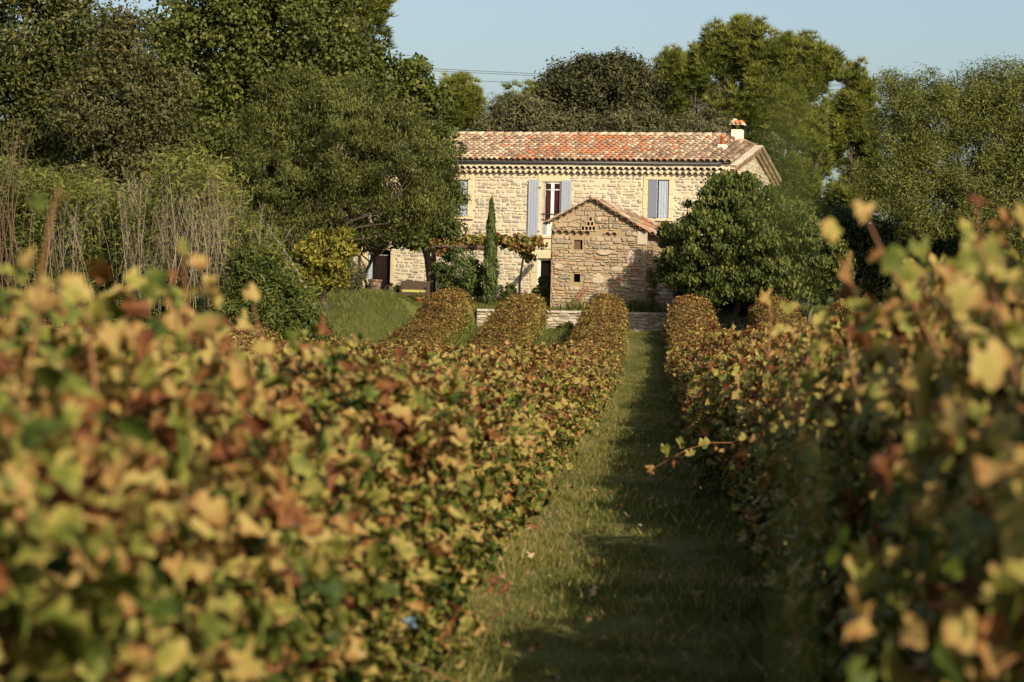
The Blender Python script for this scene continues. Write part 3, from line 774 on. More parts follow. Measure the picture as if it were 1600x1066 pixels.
# set-back right wing
wx1 = sp(1100, 400, .5)[0]; wtl = sp(1008, 352, .5); wtr = sp(1100, 398, .5)
def topw(x): return wtl[1]+(wtr[1]-wtl[1])*(x-wtl[0])/(wtr[0]-wtl[0])
mb.add([SP(rx, -.6, .5), SP(wx1, -.6, .5), SP(wx1, topw(wx1), .5), SP(rx, topw(rx), .5)], [(0, 1, 2, 3)], .5, 0)
mb.add([SP(wx1, -.6, .5), SP(wx1, -.6, SL), SP(wx1, topw(wx1), SL), SP(wx1, topw(wx1), .5)], [(0, 1, 2, 3)], .5, 0)
stone_face(mb, lambda x, z: SP(x, z, .5), -SY, lambda x, z: rx+.02 < x < wx1 and -.3 < z < topw(x)-.04, rx, wx1, -.3, topw(rx), (.10, .2), (.16, .42), .013, .05, 1, rs, tn_s)
swall = mb.build('wall', [M_SMORTAR, M_SSTONE, M_DARK], shed)
# wooden hatch in the upper opening
h = SH[0]; mb = MB(); mb.box(SP((h[0]+h[1])/2-.03, (h[2]+h[3])/2, .1), (h[1]-h[0]-.08, .04, h[3]-h[2])); mb.build('hatch', M_WOOD, shed)
# roof: two slopes
mb = MB()
tt = lambda u, v, r: float(r.choice([.06, .2, .36, .5, .66, .86], p=[.15, .25, .25, .15, .12, .08]))
ov = -.22
AL = SP(apx, apz+.10, ov); 
el = SP(lx-.12, lz+.02, ov)
tile_patch(mb, SP(apx, apz+.10, SL), SP(apx, apz+.10, ov), SP(lx-.12, lz+.02, ov), SP(lx-.12, lz+.02, SL), 24, 5, tt, rs)
tile_patch(mb, SP(apx, apz+.10, ov), SP(apx, apz+.10, SL), SP(rx-.0, rz+.06, SL), SP(rx-.0, rz+.06, ov), 24, 6, tt, rs)
# sloping tiles over the right wing, leaning forward
tile_patch(mb, W(934, 311, 95.9), W(1112, 386, 96.4), W(1114, 400, 94.9), W(984, 353, 94.55), 14, 3, tt, rs)
for k in range(8):
    a = SP(apx, apz+.13, ov+k*.45); mb.tube([a, a+SY*.5], [.11, .10], 9, float(rs.choice([.1, .3, .7])), 0)
sroof = mb.build('roof', [M_TILE, M_TILEDIRT], shed)
# tiles under the verges, string course of tile noses
mb = MB()
def verge(p, q, n_, off, ln):
    d = q-p; Ln = np.linalg.norm(d); a = d/Ln; up = np.cross(a, SY); up = up if up[2] > 0 else -up
    scallops(mb, lambda s: (p+a*s-up*off, -SY, a, up), 0, Ln, .26, ln, .12)
    mb.box(p+d/2-up*(off-.12)-SY*(ln/2-.01), (Ln, ln-.02, .05), .6, 0, np.array([a, SY, up]))
verge(SP(lx-.05, lz+.0), SP(apx, apz+.05), 1, .04, .2)
verge(SP(apx, apz+.05), SP(rx, rz+.02), 1, .04, .2)
scallops(mb, lambda x: (SP(x, strz-.05), -SY, SX, UZ), -.15, sp(926, 362)[0], .26, .17, .125)
scallops(mb, lambda x: (SP(x, strz-.07), -SY, SX, UZ), sp(944, 362)[0], sp(972, 362)[0], .24, .15, .115)
mb.build('tile_course', [M_SMORTAR, M_TILE], shed)

# ------------------------------------------------------------------ low terrace wall
def low_wall(name, x0p, x1p, D0, D1, zt0, zt1, zb, label, seed, hr=(.07, .11), wr=(.18, .45)):
    r = np.random.default_rng(seed); p0, p1 = W(x0p, 490, D0), W(x1p, 490, D1); p0[2] = 0; p1[2] = 0
    d = p1-p0; Ln = np.linalg.norm(d); a = d/Ln; n = np.array([a[1], -a[0], 0])
    th = .4; mb = MB()
    P = lambda x, z: p0+a*x+UZ*z
    top = lambda x: zt0+(zt1-zt0)*x/Ln
    for (u, v) in (((0, 0), (Ln, 0)),):
        q = [P(0, zb), P(Ln, zb), P(Ln, top(Ln)-.05), P(0, top(0)-.05)]; b = [k-n*th for k in q]
        mb.add(q+b, [(0, 1, 2, 3), (7, 6, 5, 4), (0, 4, 5, 1), (1, 5, 6, 2), (2, 6, 7, 3), (3, 7, 4, 0)], .4, 0)
    stone_face(mb, P, n, lambda x, z: 0 <= x <= Ln and z < top(x)-.04, 0, Ln, zb, max(zt0, zt1), hr, wr, .012, .05, 1, r, lambda r: r.uniform(.1, 1))
    x = 0
    while x < Ln:
        w_ = r.uniform(.35, .8); e = min(Ln, x+w_)
        mb.box(P((x+e)/2, top((x+e)/2)-.01)-n*(th/2-.03), (e-x-.015, th+.08, .075+r.uniform(0, .02)), r.uniform(.4, 1), 1, np.array([a, n, UZ]))
        x = e
    o = mb.build(name, [M_SMORTAR, M_GSTONE], None, P(Ln/2, zb))
    return tag(o, label, 'wall')
low_wall('stone_wall', 745, 1058, 92.2, 92.2, W(870, 487, 92.2)[2], W(1035, 490, 92.2)[2], .7, 'low grey dry stone retaining wall between the ends of the vine rows and the outbuilding', 3)
low_wall('stone_wall', 1085, 1160, 92.0, 91.6, W(1100, 505, 92)[2], W(1150, 509, 92)[2], .6, 'low broken end of pale stone walling under the fig tree', 4, (.12, .2), (.3, .6))
low_wall('stone_wall', 590, 668, 93.6, 93.2, W(600, 476, 93)[2], W(660, 479, 93)[2], 1.2, 'short terrace edging of flat stones in front of the wicker bench', 6)

# ------------------------------------------------------------------ trees
def blob(px, py, rx_, ry_, D, rd=None):
    k = M_AT(D); c = W(px, py, D)
    return c, np.array([rx_*k, (rd if rd else .9*min(rx_, ry_)*k*1.15), ry_*k])
def crown_arrays(blobs, tmpl, nclump, cr, nleaf, ls, r, up=.35, hang=0.0, inner=.45, flat=.75, tint_sp=.22, gaps=-.45):
    vol = np.array([b[1][0]*b[1][2]+b[1][0]*b[1][1] for b in blobs]); pr = vol/vol.sum()
    bi = r.choice(len(blobs), nclump, p=pr)
    C = np.array([b[0] for b in blobs])[bi]; RR = np.array([b[1] for b in blobs])[bi]
    d = norm(r.normal(size=(nclump, 3))); rr = inner+(1-inner)*r.random(nclump)**.6
    cc = C+d*RR*rr[:, None]
    q_ = cc*1.9/max(.5, cr*1.6); lum = np.sin(q_[:, 0]+1.3*np.sin(q_[:, 2]))*np.sin(q_[:, 2]*1.15+.8*np.sin(q_[:, 0]*1.3))+.5*np.sin(q_[:, 1]*1.1+q_[:, 0]*.7)
    kp = (lum > gaps) | (r.random(nclump) < .22); cc, d, RR, bi = cc[kp], d[kp], RR[kp], bi[kp]; nclump = len(cc)
    cc = cc+d*RR*(.10*r.normal(size=nclump)+.05*lum[kp])[:, None]
    crr = cr*r.uniform(.6, 1.35, nclump); ct = r.normal(size=nclump)*tint_sp*.6
    ci = np.repeat(np.arange(nclump), nleaf); N = len(ci)
    ld = norm(r.normal(size=(N, 3))); lr = r.random(N)**.5
    off = ld*(lr*crr[ci])[:, None]; off[:, 2] *= flat
    pos = cc[ci]+off
    nrm = norm(ld*.5+d[ci]*.5+r.normal(size=(N, 3))*.55+np.array([0, 0, up]))
    upv = norm(r.normal(size=(N, 3))+np.array([0, 0, -hang*3]))
    Rm = frames(nrm, upv)
    sc = ls*r.uniform(.65, 1.3, N)
    ti = np.clip(.45+ct[ci]+r.normal(size=N)*tint_sp*.7, 0, 1)
    return [cloud_arrays(tmpl, pos, Rm, sc, ti)], cc
def limbs(mb, base, targets, r, r0, n=7, main=None):
    """trunk from base, limbs to the target points"""
    top = np.array(base)+(np.mean(targets, axis=0)-np.array(base))*.45 if main is None else main
    mid = (np.array(base)+top)/2+r.normal(size=3)*.12
    mb.tube([base, mid, top], [r0*1.25, r0, r0*.8], 9, r.uniform(.4, .6))
    for t in targets:
        s = mid+(top-mid)*r.uniform(.2, 1); L_ = np.linalg.norm(t-s)
        p1 = s+(t-s)*.35+np.array([0, 0, L_*.08])+r.normal(size=3)*L_*.05; p2 = s+(t-s)*.7+r.normal(size=3)*L_*.05
        ra = r0*r.uniform(.28, .5)
        mb.tube([s, p1, p2, t], [ra, ra*.75, ra*.45, ra*.15], 6, r.uniform(.3, .7))
        for k in range(2):
            e = t+r.normal(size=3)*min(.35, L_*.15)-(t-s)*.06; mb.tube([p2, (p2+e)/2+r.normal(size=3)*L_*.03, e], [ra*.4, ra*.25, ra*.08], 5, r.uniform(.3, .8))
def tree(name, label, D, blobs, base, tmpl, mat, nclump, cr, nleaf, ls, seed, bark=M_BARKD, r0=.18, cat='tree', group=None, ntarg=14, trunk_main=None, **kw):
    r = np.random.default_rng(seed)
    B = [blob(*b[:4], D+(b[4] if len(b) > 4 else 0), b[5] if len(b) > 5 else None) for b in blobs]
    bw = W(base[0], base[1], D+(base[2] if len(base) > 2 else 0)); bw[2] = float(ground(bw[0], bw[1]))-.05
    t = thing(name, bw, label, cat, group)
    arrs, cc = crown_arrays(B, tmpl, nclump, cr, nleaf, ls, r, **kw)
    o = link_mesh('crown', cloud_mesh('crown', join_arrays(arrs), mat, bw), t)
    mb = MB(); tg = cc[r.choice(len(cc), min(ntarg, len(cc)), replace=False)]
    limbs(mb, bw, tg, r, r0, main=trunk_main)
    mb.build('trunk', bark, t)
    return t
def pine(name, label, D, blobs, base, n, seed, size=.5, r0=.2, group=None, mat=None, cull=-.36):
    size *= .78; n = int(n*1.7)
    r = np.random.default_rng(seed)
    B = [blob(*b[:4], D+(b[4] if len(b) > 4 else 0)) for b in blobs]
    bw = W(base[0], base[1], D); bw[2] = float(ground(bw[0], bw[1]))-.05
    t = thing(name, bw, label, 'tree', group)
    vol = np.array([b[1][0]*b[1][2] for b in B]); bi = r.choice(len(B), n//15, p=vol/vol.sum())
    C = np.array([b[0] for b in B])[bi]; RR = np.array([b[1] for b in B])[bi]
    d = norm(r.normal(size=(n//15, 3))+np.array([0, 0, .25])); cc = C+d*RR*(.60+.38*r.random(n//15)**.6)[:, None]
    q_ = cc*1.15; lum = np.sin(q_[:, 0]+1.1*np.sin(q_[:, 2]*1.1))*np.sin(q_[:, 2]*.95)+.4*np.sin(q_[:, 1]+q_[:, 0])
    kp = (lum > cull) | (r.random(len(cc)) < .12); cc, d = cc[kp], d[kp]
    ci = np.repeat(np.arange(len(cc)), 15)
    off_ = np.clip(r.normal(size=(len(ci), 3)), -1.4, 1.4)*np.array([.27, .27, .46])*.85; pos = cc[ci]+off_
    nrm = norm(d[ci]*.45+np.array([0, 0, 1.1])+r.normal(size=pos.shape)*.3)
    Rm = frames(nrm, rdir(len(pos), r)); sc = size*r.uniform(.6, 1.25, len(pos))
    ct = r.normal(size=len(cc))*.15
    ti = np.clip(.5+ct[ci]+.16*off_[:, 2]/.4+r.normal(size=len(pos))*.12, 0, 1)  # upper tufts of each clump tinted lighter, sunlit tops put into the colour
    link_mesh('crown', cloud_mesh('crown', cloud_arrays(TUFT, pos, Rm, sc, ti), mat or M_PINE, bw), t)
    mb = MB(); tg = cc[r.choice(len(cc), 16, replace=False)]; limbs(mb, bw, tg, r, r0)
    mb.build('trunk', M_BARKD, t)
    return t

# --- wood on the left
G_L = 'trees of the wood left of the house'
tree('oak_tree', 'dark oak with browning leaves at the far left edge of the wood', 84, [(30, 50, 110, 110), (120, 90, 80, 95), (10, 190, 85, 90), (90, 180, 80, 70), (60, -40, 110, 60)],
     (40, 470), LEAF, M_OAK, 620, .75, 70, .17, 31, group=G_L)
tree('fading_tree', 'dull olive brown tree fading to autumn between the dark oak and the tall green tree', 80, [(180, 180, 90, 90), (160, 290, 95, 80), (235, 200, 70, 110), (192, 80, 38, 60), (250, 310, 70, 80), (195, 35, 18, 30)],
     (190, 500), LEAF, M_BROWNISH, 640, .62, 75, .14, 32, group=G_L)
tree('walnut_tree', 'tallest broad leaved green tree rising out of the frame behind the almond tree', 96, [(330, 60, 95, 110), (430, 60, 110, 110), (300, 170, 80, 110), (510, 100, 90, 80), (560, 150, 80, 60), (420, -50, 150, 70), (270, 40, 50, 60), (360, 230, 120, 90)],
     (400, 480), BROAD, M_GREEN, 1050, .80, 110, .155, 33, r0=.3, group=G_L)
tree('walnut_tree', 'smaller broad leaved tree whose ragged top shows against the sky left of the roof', 97.5, [(640, 140, 42, 46), (610, 190, 70, 60), (665, 180, 34, 48), (640, 105, 18, 22)],
     (677, 474), BROAD, M_GREEN, 200, .6, 90, .175, 34, r0=.14, group=G_L, inner=.3)
pine('pine_tree', 'pine crown showing at the top edge behind the tall green tree', 108, [(530, 10, 65, 55), (570, 60, 38, 50), (560, -30, 50, 40), (590, 15, 18, 25)], (530, 480), 3000, 35, .55, group=G_L)
tree('almond_tree', 'wide olive green almond tree spreading in front of the left half of the house', 90, [(510, 220, 125, 95), (430, 280, 90, 95), (610, 270, 90, 80), (560, 326, 110, 48), (400, 350, 65, 50), (690, 262, 34, 44), (650, 322, 62, 48), (480, 165, 85, 55), (590, 190, 70, 55), (480, 360, 60, 40)],
     (476, 478), NARROW, M_ALMOND, 1250, .46, 130, .130, 36, M_BARKD, .2, group=G_L, hang=.5, ntarg=26, tint_sp=.28)
tree('leafy_tree', 'dark leaved tree whose branch tips hang over the left upper window', 95.5, [(690, 250, 32, 55), (700, 315, 24, 50), (670, 360, 60, 26), (610, 368, 50, 24), (560, 374, 42, 20)],
     (538, 470), LEAF, M_FIG, 210, .42, 70, .17, 37, M_BARKD, .07, group=G_L, inner=.2)
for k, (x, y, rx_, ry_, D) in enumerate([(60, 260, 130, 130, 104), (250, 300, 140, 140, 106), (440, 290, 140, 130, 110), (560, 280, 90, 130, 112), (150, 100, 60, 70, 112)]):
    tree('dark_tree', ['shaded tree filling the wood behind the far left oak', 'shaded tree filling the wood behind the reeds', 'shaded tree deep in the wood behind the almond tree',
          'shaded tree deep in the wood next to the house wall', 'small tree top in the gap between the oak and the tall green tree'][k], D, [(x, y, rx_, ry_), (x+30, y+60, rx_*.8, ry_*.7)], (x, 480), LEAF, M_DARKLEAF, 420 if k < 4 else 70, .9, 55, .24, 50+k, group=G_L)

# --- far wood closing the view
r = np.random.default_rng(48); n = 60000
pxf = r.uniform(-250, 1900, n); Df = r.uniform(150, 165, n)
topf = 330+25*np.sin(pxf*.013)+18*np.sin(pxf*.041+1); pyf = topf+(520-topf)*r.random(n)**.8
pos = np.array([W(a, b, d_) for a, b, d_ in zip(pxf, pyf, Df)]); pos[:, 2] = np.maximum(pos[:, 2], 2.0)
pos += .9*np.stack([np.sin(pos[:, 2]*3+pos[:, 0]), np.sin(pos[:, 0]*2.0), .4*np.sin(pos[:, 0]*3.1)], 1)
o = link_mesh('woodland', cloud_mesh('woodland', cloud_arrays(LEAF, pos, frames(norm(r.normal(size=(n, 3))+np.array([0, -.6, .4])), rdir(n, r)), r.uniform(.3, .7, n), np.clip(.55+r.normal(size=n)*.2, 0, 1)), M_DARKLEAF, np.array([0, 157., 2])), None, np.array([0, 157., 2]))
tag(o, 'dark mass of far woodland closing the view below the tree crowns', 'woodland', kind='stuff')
# --- behind the house and to the right
G_B = 'trees behind the house'
tree('holm_oak', 'dark rounded holm oak standing behind the middle of the roof', 125, [(930, 150, 78, 55), (875, 150, 30, 45), (960, 118, 60, 32), (900, 115, 38, 28), (1010, 170, 50, 50), (900, 190, 90, 30)],
     (930, 480), LEAF, M_HOLM, 640, .68, 75, .19, 61, group=G_B, inner=.5)
tree('olive_scrub', 'grey green scrubby tree just over the left half of the ridge', 119, [(820, 185, 55, 34), (775, 200, 35, 22), (880, 200, 60, 22)], (820, 480), NARROW, M_OLIVE, 260, .6, 70, .2, 62, group=G_B)
tree('olive_scrub', 'grey green scrubby tree just over the right half of the ridge', 119, [(980, 198, 60, 22), (1040, 200, 55, 26), (1100, 200, 45, 26)], (1040, 480), NARROW, M_OLIVE, 260, .6, 70, .2, 63, group=G_B)
pine('pine_tree', 'small rounded pine peeping over the roof left of the holm oak', 135, [(812, 160, 32, 28), (790, 178, 26, 26), (835, 175, 26, 28)], (805, 480), 900, 64, .55, group=G_B)
pine('pine_tree', 'lone small pine in the sky gap left of the roof', 140, [(722, 152, 24, 30), (715, 178, 34, 30), (705, 150, 16, 24), (735, 180, 18, 28)], (720, 480), 900, 65, .55, group=G_B)
pine('pine_tree', 'twin topped pine between the holm oak and the big pine', 131, [(1050, 120, 24, 36), (1080, 135, 30, 38), (1055, 165, 42, 40), (1095, 180, 40, 40)], (1070, 480), 1700, 66, .55, group=G_B)
pine('pine_tree', 'biggest spreading pine with a layered crown right of the chimney', 122, [(1175, 85, 75, 44), (1120, 115, 38, 48), (1240, 100, 50, 44), (1290, 120, 34, 32), (1180, 150, 85, 50), (1240, 170, 50, 44), (1210, 215, 80, 44), (1150, 200, 55, 40), (1240, 260, 55, 50), (1225, 320, 60, 50)],
     (1235, 480), 7500, 67, .55, .32, group=G_B)
pine('pine_tree', 'narrow pointed pine right of the big pine', 134, [(1343, 140, 20, 34), (1340, 185, 30, 40), (1335, 235, 34, 40), (1345, 275, 26, 30), (1310, 210, 24, 50), (1318, 320, 26, 26)], (1345, 480), 2300, 68, .55, group=G_B, cull=-.8)
tree('feathery_tree', 'wide feathery green tree filling the right edge above the vines', 106, [(1480, 175, 90, 62), (1560, 150, 62, 50), (1420, 190, 62, 62), (1610, 170, 60, 70), (1500, 250, 110, 62), (1400, 270, 62, 55), (1590, 260, 70, 66), (1450, 320, 100, 50), (1560, 330, 80, 50), (1390, 135, 22, 24), (1650, 240, 70, 90)],
     (1510, 470), NARROW, M_WILLOW, 1500, .68, 125, .145, 69, M_BARKD, .22, group=G_B, ntarg=30, inner=.3)
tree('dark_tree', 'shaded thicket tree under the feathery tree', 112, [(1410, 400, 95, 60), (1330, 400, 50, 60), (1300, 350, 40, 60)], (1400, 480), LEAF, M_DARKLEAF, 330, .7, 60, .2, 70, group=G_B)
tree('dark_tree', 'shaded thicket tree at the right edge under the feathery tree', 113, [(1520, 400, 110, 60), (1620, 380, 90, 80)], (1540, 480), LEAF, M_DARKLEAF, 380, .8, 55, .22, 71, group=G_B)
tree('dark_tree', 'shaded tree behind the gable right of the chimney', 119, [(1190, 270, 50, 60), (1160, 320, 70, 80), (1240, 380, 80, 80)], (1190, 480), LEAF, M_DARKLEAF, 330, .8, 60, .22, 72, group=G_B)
tree('fig_tree', 'rounded dark green fig tree hiding the right corner of the house', 89.7, [(1140, 335, 62, 56), (1090, 370, 58, 58), (1190, 370, 72, 60), (1150, 300, 46, 32), (1120, 415, 66, 36), (1200, 420, 90, 34), (1060, 405, 34, 48), (1250, 370, 46, 44), (1170, 440, 95, 26), (1130, 458, 50, 16), (1200, 460, 60, 16), (1230, 420, 60, 40), (1285, 400, 40, 40), (1230, 340, 46, 40)],
     (1140, 490, 1.6), FIGLEAF, M_FIG, 980, .30, 88, .132, 73, M_BARKD, .12, inner=.35, hang=1.0, tint_sp=.3, gaps=-.95)
tree('walnut_sapling', 'lower leafy tree leaning out of the right side of the fig', 93.5, [(1280, 400, 42, 40), (1255, 365, 40, 36), (1300, 425, 28, 30), (1270, 440, 30, 22)], (1262, 490), LEAF, M_FIG, 220, .4, 62, .19, 74, M_BARK, .07, inner=.25, hang=.3)
# bare twigs poking from the fig
# --- shrubs and small plants
tree('yellow_tree', 'small yellow leaved tree on a short forking trunk by the lawn', 76, [(500, 400, 42, 34), (485, 430, 34, 28), (530, 390, 26, 26), (520, 425, 30, 28), (540, 362, 10, 14)],
     (508, 505), LEAF, M_YELLOW, 190, .26, 50, .14, 75, M_BARKD, .15, hang=.3, inner=.2, ntarg=16)
tree('olive_shrub', 'grey green shrub left of the urn and door', 84, [(548, 420, 20, 30), (540, 445, 18, 18)], (545, 470), NARROW, M_OLIVE, 70, .26, 60, .13, 76, M_BARK, .04, cat='shrub')
tree('laurel_shrub', 'dark rounded evergreen shrub against the house wall behind the slender cypress', 97, [(716, 425, 36, 36), (700, 440, 30, 26), (738, 440, 30, 28)], (716, 470), LEAF, M_CYP, 130, .28, 75, .12, 77, M_BARK, .05, cat='shrub')
tree('pot_shrub', 'low dark plant at the foot of the wall between cypress and vine', 97, [(795, 456, 12, 12)], (795, 470), LEAF, M_CYP, 22, .14, 50, .10, 78, M_BARK, .02, cat='shrub')
tree('garden_shrub', 'low dark plant at the foot of the narrow right doorway', 95.6, [(851, 445, 10, 16), (845, 455, 12, 10)], (851, 470), BROAD, M_FIG, 24, .14, 40, .12, 79, M_BARK, .02, cat='shrub')
tree('garden_shrub', 'loose dark plant left of the doorway beyond the olive shrub', 97, [(548, 446, 16, 16)], (548, 470), LEAF, M_DARKLEAF, 30, .18, 50, .12, 80, M_BARK, .02, cat='shrub')
tree('garden_shrub', 'small herbs between urn and wicker bench', 96, [(612, 452, 16, 9), (600, 460, 10, 8)], (608, 470), LEAF, M_GREEN, 26, .13, 40, .10, 81, M_BARK, .015, cat='shrub')
tree('fennel_plant', 'thin feathery tall plant in front of the shaded outbuilding wall', 93.2, [(1020, 432, 9, 16), (1020, 455, 7, 20)], (1021, 485), NARROW, M_WILLOW, 40, .13, 45, .09, 82, M_CANE, .015, cat='plant')
tree('conifer_sapling', 'small dark green conifer sapling under the fig', 91, [(1245, 455, 14, 22), (1243, 440, 8, 16)], (1245, 490), NARROW, M_CYP, 60, .2, 60, .11, 83, M_BARK, .02, cat='shrub')
tree('hedge_shrub', 'low dark ground shrub at the foot of the fig tree', 91.5, [(1110, 475, 30, 14), (1080, 462, 26, 20), (1150, 480, 30, 12)], (1110, 492), LEAF, M_DARKLEAF, 90, .25, 50, .13, 84, M_BARK, .02, cat='shrub')
tree('hedge_shrub', 'dark evergreen undergrowth in the shade behind the fig trunk', 93.5, [(1120, 455, 50, 26), (1180, 455, 50, 28), (1090, 440, 30, 30), (1215, 470, 30, 18)], (1150, 488), LEAF, M_DARKLEAF, 230, .3, 55, .15, 87, M_BARK, .03, cat='shrub')
tree('weed_clump', 'leafy green weed clump between two vine rows below the stone wall', 88, [(890, 520, 18, 11)], (890, 528), LEAF, M_GREEN, 40, .16, 40, .12, 85, M_CANE, .01, cat='plant')

# cypress on the terrace
r = np.random.default_rng(90); bw = W(766, 472, 96); bw[2] = float(ground(bw[0], bw[1]))-.05; tp = W(768, 316, 96)
t = thing('cypress', bw, 'slender dark columnar cypress in front of the house wall', 'tree')
Hc = tp[2]-bw[2]; n = 5200; tz = r.random(n)**.85; a = r.uniform(0, 2*math.pi, n)
prof = .27*np.minimum(1, .35+tz*3.2)*(1-tz**1.6)**.8+.03; rr = prof*(.55+.5*r.random(n))*(1+.18*np.sin(a*3+tz*23))
pos = np.stack([bw[0]+(tp[0]-bw[0])*tz+rr*np.cos(a), bw[1]+rr*np.sin(a), bw[2]+.12+Hc*tz], 1)
nr = np.stack([np.cos(a), np.sin(a), .2+0*a], 1)+r.normal(size=(n, 3))*.4
Rm = frames(nr, np.tile([0, 0, 1.], (n, 1))+r.normal(size=(n, 3))*.25)
link_mesh('crown', cloud_mesh('crown', cloud_arrays(NARROW, pos, Rm, r.uniform(.10, .22, n), np.clip(.5+r.normal(size=n)*.2, 0, 1)), M_CYP, bw), t)
mb = MB(); mb.tube([bw, bw+UZ*.9, bw+UZ*Hc*.8], [.06, .05, .015], 7); mb.build('trunk', M_BARK, t)

# climbing vine along the facade
r = np.random.default_rng(91); bw = W(811, 470, 98.5); bw[2] = float(ground(bw[0], bw[1]))-.05
t = thing('climbing_vine', bw, 'autumn coloured climbing vine trained along the house wall over the terrace', 'climbing plant')
B = [blob(812, 382, 26, 14, 99, .45), (blob(790, 378, 24, 12, 99.2, .45)), blob(735, 380, 34, 13, 100, .5), blob(690, 380, 34, 15, 100, .6), blob(650, 378, 30, 14, 100, .6), blob(820, 395, 18, 14, 99, .4), blob(840, 378, 8, 8, 99, .3)]
arrs, cc = crown_arrays(B, VLEAF[0], 230, .24, 34, .085, r, inner=.2, tint_sp=.3)
V_, L_, T_, ti_ = join_arrays(arrs); ti_ = np.clip(ti_+.12, 0, 1)
o = link_mesh('crown', cloud_mesh('crown', (V_, L_, T_, ti_), M_VINE, bw), t); o.color = (.5, .5, .5, 1)
mb = MB(); mb.tube([bw, W(812, 440, 98.5), W(818, 400, 98.8), W(815, 385, 99)], [.05, .045, .04, .03], 7, .5)
mb.tube([W(815, 386, 99), W(770, 381, 99.6), W(700, 380, 100.2), W(650, 380, 100.6)], [.035, .03, .025, .015], 6, .5)
mb.build('trunk', M_BARK, t)

# ------------------------------------------------------------------ reeds and dry canes on the left
r = np.random.default_rng(100)
topx = np.array([-60, 0, 60, 120, 170, 230, 262, 300, 335, 360, 400, 440, 470, 490]); topy = np.array([245, 240, 262, 262, 285, 300, 245, 222, 250, 320, 345, 395, 440, 470])
nst = 900
px = r.uniform(-60, 485, nst); Dp = r.uniform(66, 73, nst)
parts = []; stems = MB()
pos_all, dir_all, ti_all = [], [], []
for x, D in zip(px, Dp):
    ty = np.interp(x, topx, topy)+abs(r.normal())*32
    tp = W(x+r.normal()*8, ty, D); b = tp.copy(); b[2] = float(ground(tp[0], tp[1])); b[0] += r.normal()*.15
    H = tp[2]-b[2]; nl = int(105*min(1.3, H/4))
    s = r.random(nl)**.75; lean = r.normal(size=2)*.25
    p = b[None]+np.stack([(tp[0]-b[0])*s+lean[0]*s**3, lean[1]*s**3, H*s], 1)+r.normal(size=(nl, 3))*np.array([.16, .16, .12])
    pos_all.append(p); ti_all.append(np.clip(.5+r.normal()*.14+.25*(s-.5)+r.normal(size=nl)*.14+(.18 if 262 < x < 340 else 0), 0, 1))
pos = np.concatenate(pos_all); ti = np.concatenate(ti_all); n = len(pos)
d = norm(r.normal(size=(n, 3))*np.array([1, 1, .5])+np.array([0, 0, .35])); nr = norm(np.cross(d, r.normal(size=(n, 3))))
Rm = frames(nr, d)
o = link_mesh('reeds', cloud_mesh('reeds', cloud_arrays(NARROW, pos, Rm, r.uniform(.11, .25, n), ti), M_BAMBOO, W(220, 560, 70)), None, W(220, 560, 70))
tag(o, 'dense green reed thicket in front of the wood on the left', 'reeds', kind='stuff')
mb = MB()
def cane(x, yb, yt, D, rr, tw=6, spread=.5):
    b = W(x, yb, D); b[2] = max(b[2], float(ground(b[0], b[1]))); tp = W(x+r.normal()*20, yt, D)
    mid = (b+tp)/2+r.normal(size=3)*.06
    mb.tube([b, mid, tp], [rr, rr*.8, rr*.25], 4, r.uniform(.1, 1), cap=False)
    for k in range(tw):
        s = r.uniform(.25, .95); p = b+(tp-b)*s; L_ = spread*r.uniform(.4, 1.2)*(1.1-s*.6)
        e = p+np.array([r.choice([-1, 1])*L_*.42, r.normal()*.1, L_])
        mb.tube([p, (p+e)/2+r.normal(size=3)*.02, e], [rr*.5, rr*.4, rr*.2], 3, r.uniform(.1, 1), cap=False)
for i in range(420):
    c_ = r.choice([75, 105, 205, 225, 245, 290, 330, 350, 395], p=[.07, .12, .13, .16, .12, .14, .1, .1, .06])
    x = c_+r.normal()*20; cane(x, 470+r.normal()*20, np.clip(300+r.normal()*24+(20 if x < 130 else 0)+max(0, x-330)*.6, 262, 420), 67.5+r.normal()*1.5, r.uniform(.004, .010), 8)
o = mb.build('dry_stalks', M_DRY, None, W(230, 560, 65.5)); tag(o, 'bare pale grey dry stalks standing among the green reeds', 'dry stalks', kind='stuff')
t0 = W(15, 520, 66); t0[2] = float(ground(t0[0], t0[1]))
mb = MB()
for i in range(22): 
    x = 10+r.normal()*22; b = W(x, 330, 65); tp = W(x+r.normal()*18, 170+abs(r.normal())*40, 65); b2 = t0+np.array([r.normal()*.3, 0, 0])
    mb.tube([b2, b, (b+tp)/2+r.normal(size=3)*.08, tp], [.012, .009, .007, .003], 4, r.uniform(.2, .8), cap=False)
o = mb.build('bare_shrub', surf('red_twig', [(0, (.06, .032, .022)), (.5, (.10, .058, .04)), (1, (.18, .12, .085))], .8, 10, .3, .1), None, t0)
tag(o, 'leafless reddish brown shrub at the left edge above the reeds', 'shrub')
tree('bamboo_shrub', 'bushy bright green bamboo clump at the right end of the reeds', 64, [(420, 470, 50, 50), (400, 420, 34, 34), (450, 510, 44, 38), (380, 500, 50, 46)], (420, 560), NARROW, M_BAMBOO, 420, .3, 85, .15, 101, M_CANE, .03, cat='shrub', group=None)
tree('bamboo_shrub', 'low soft green bush beside the lawn under the yellow tree', 70, [(490, 520, 24, 30), (508, 530, 22, 20)], (492, 550), NARROW, M_BAMBOO, 90, .22, 60, .14, 102, M_CANE, .02, cat='shrub')

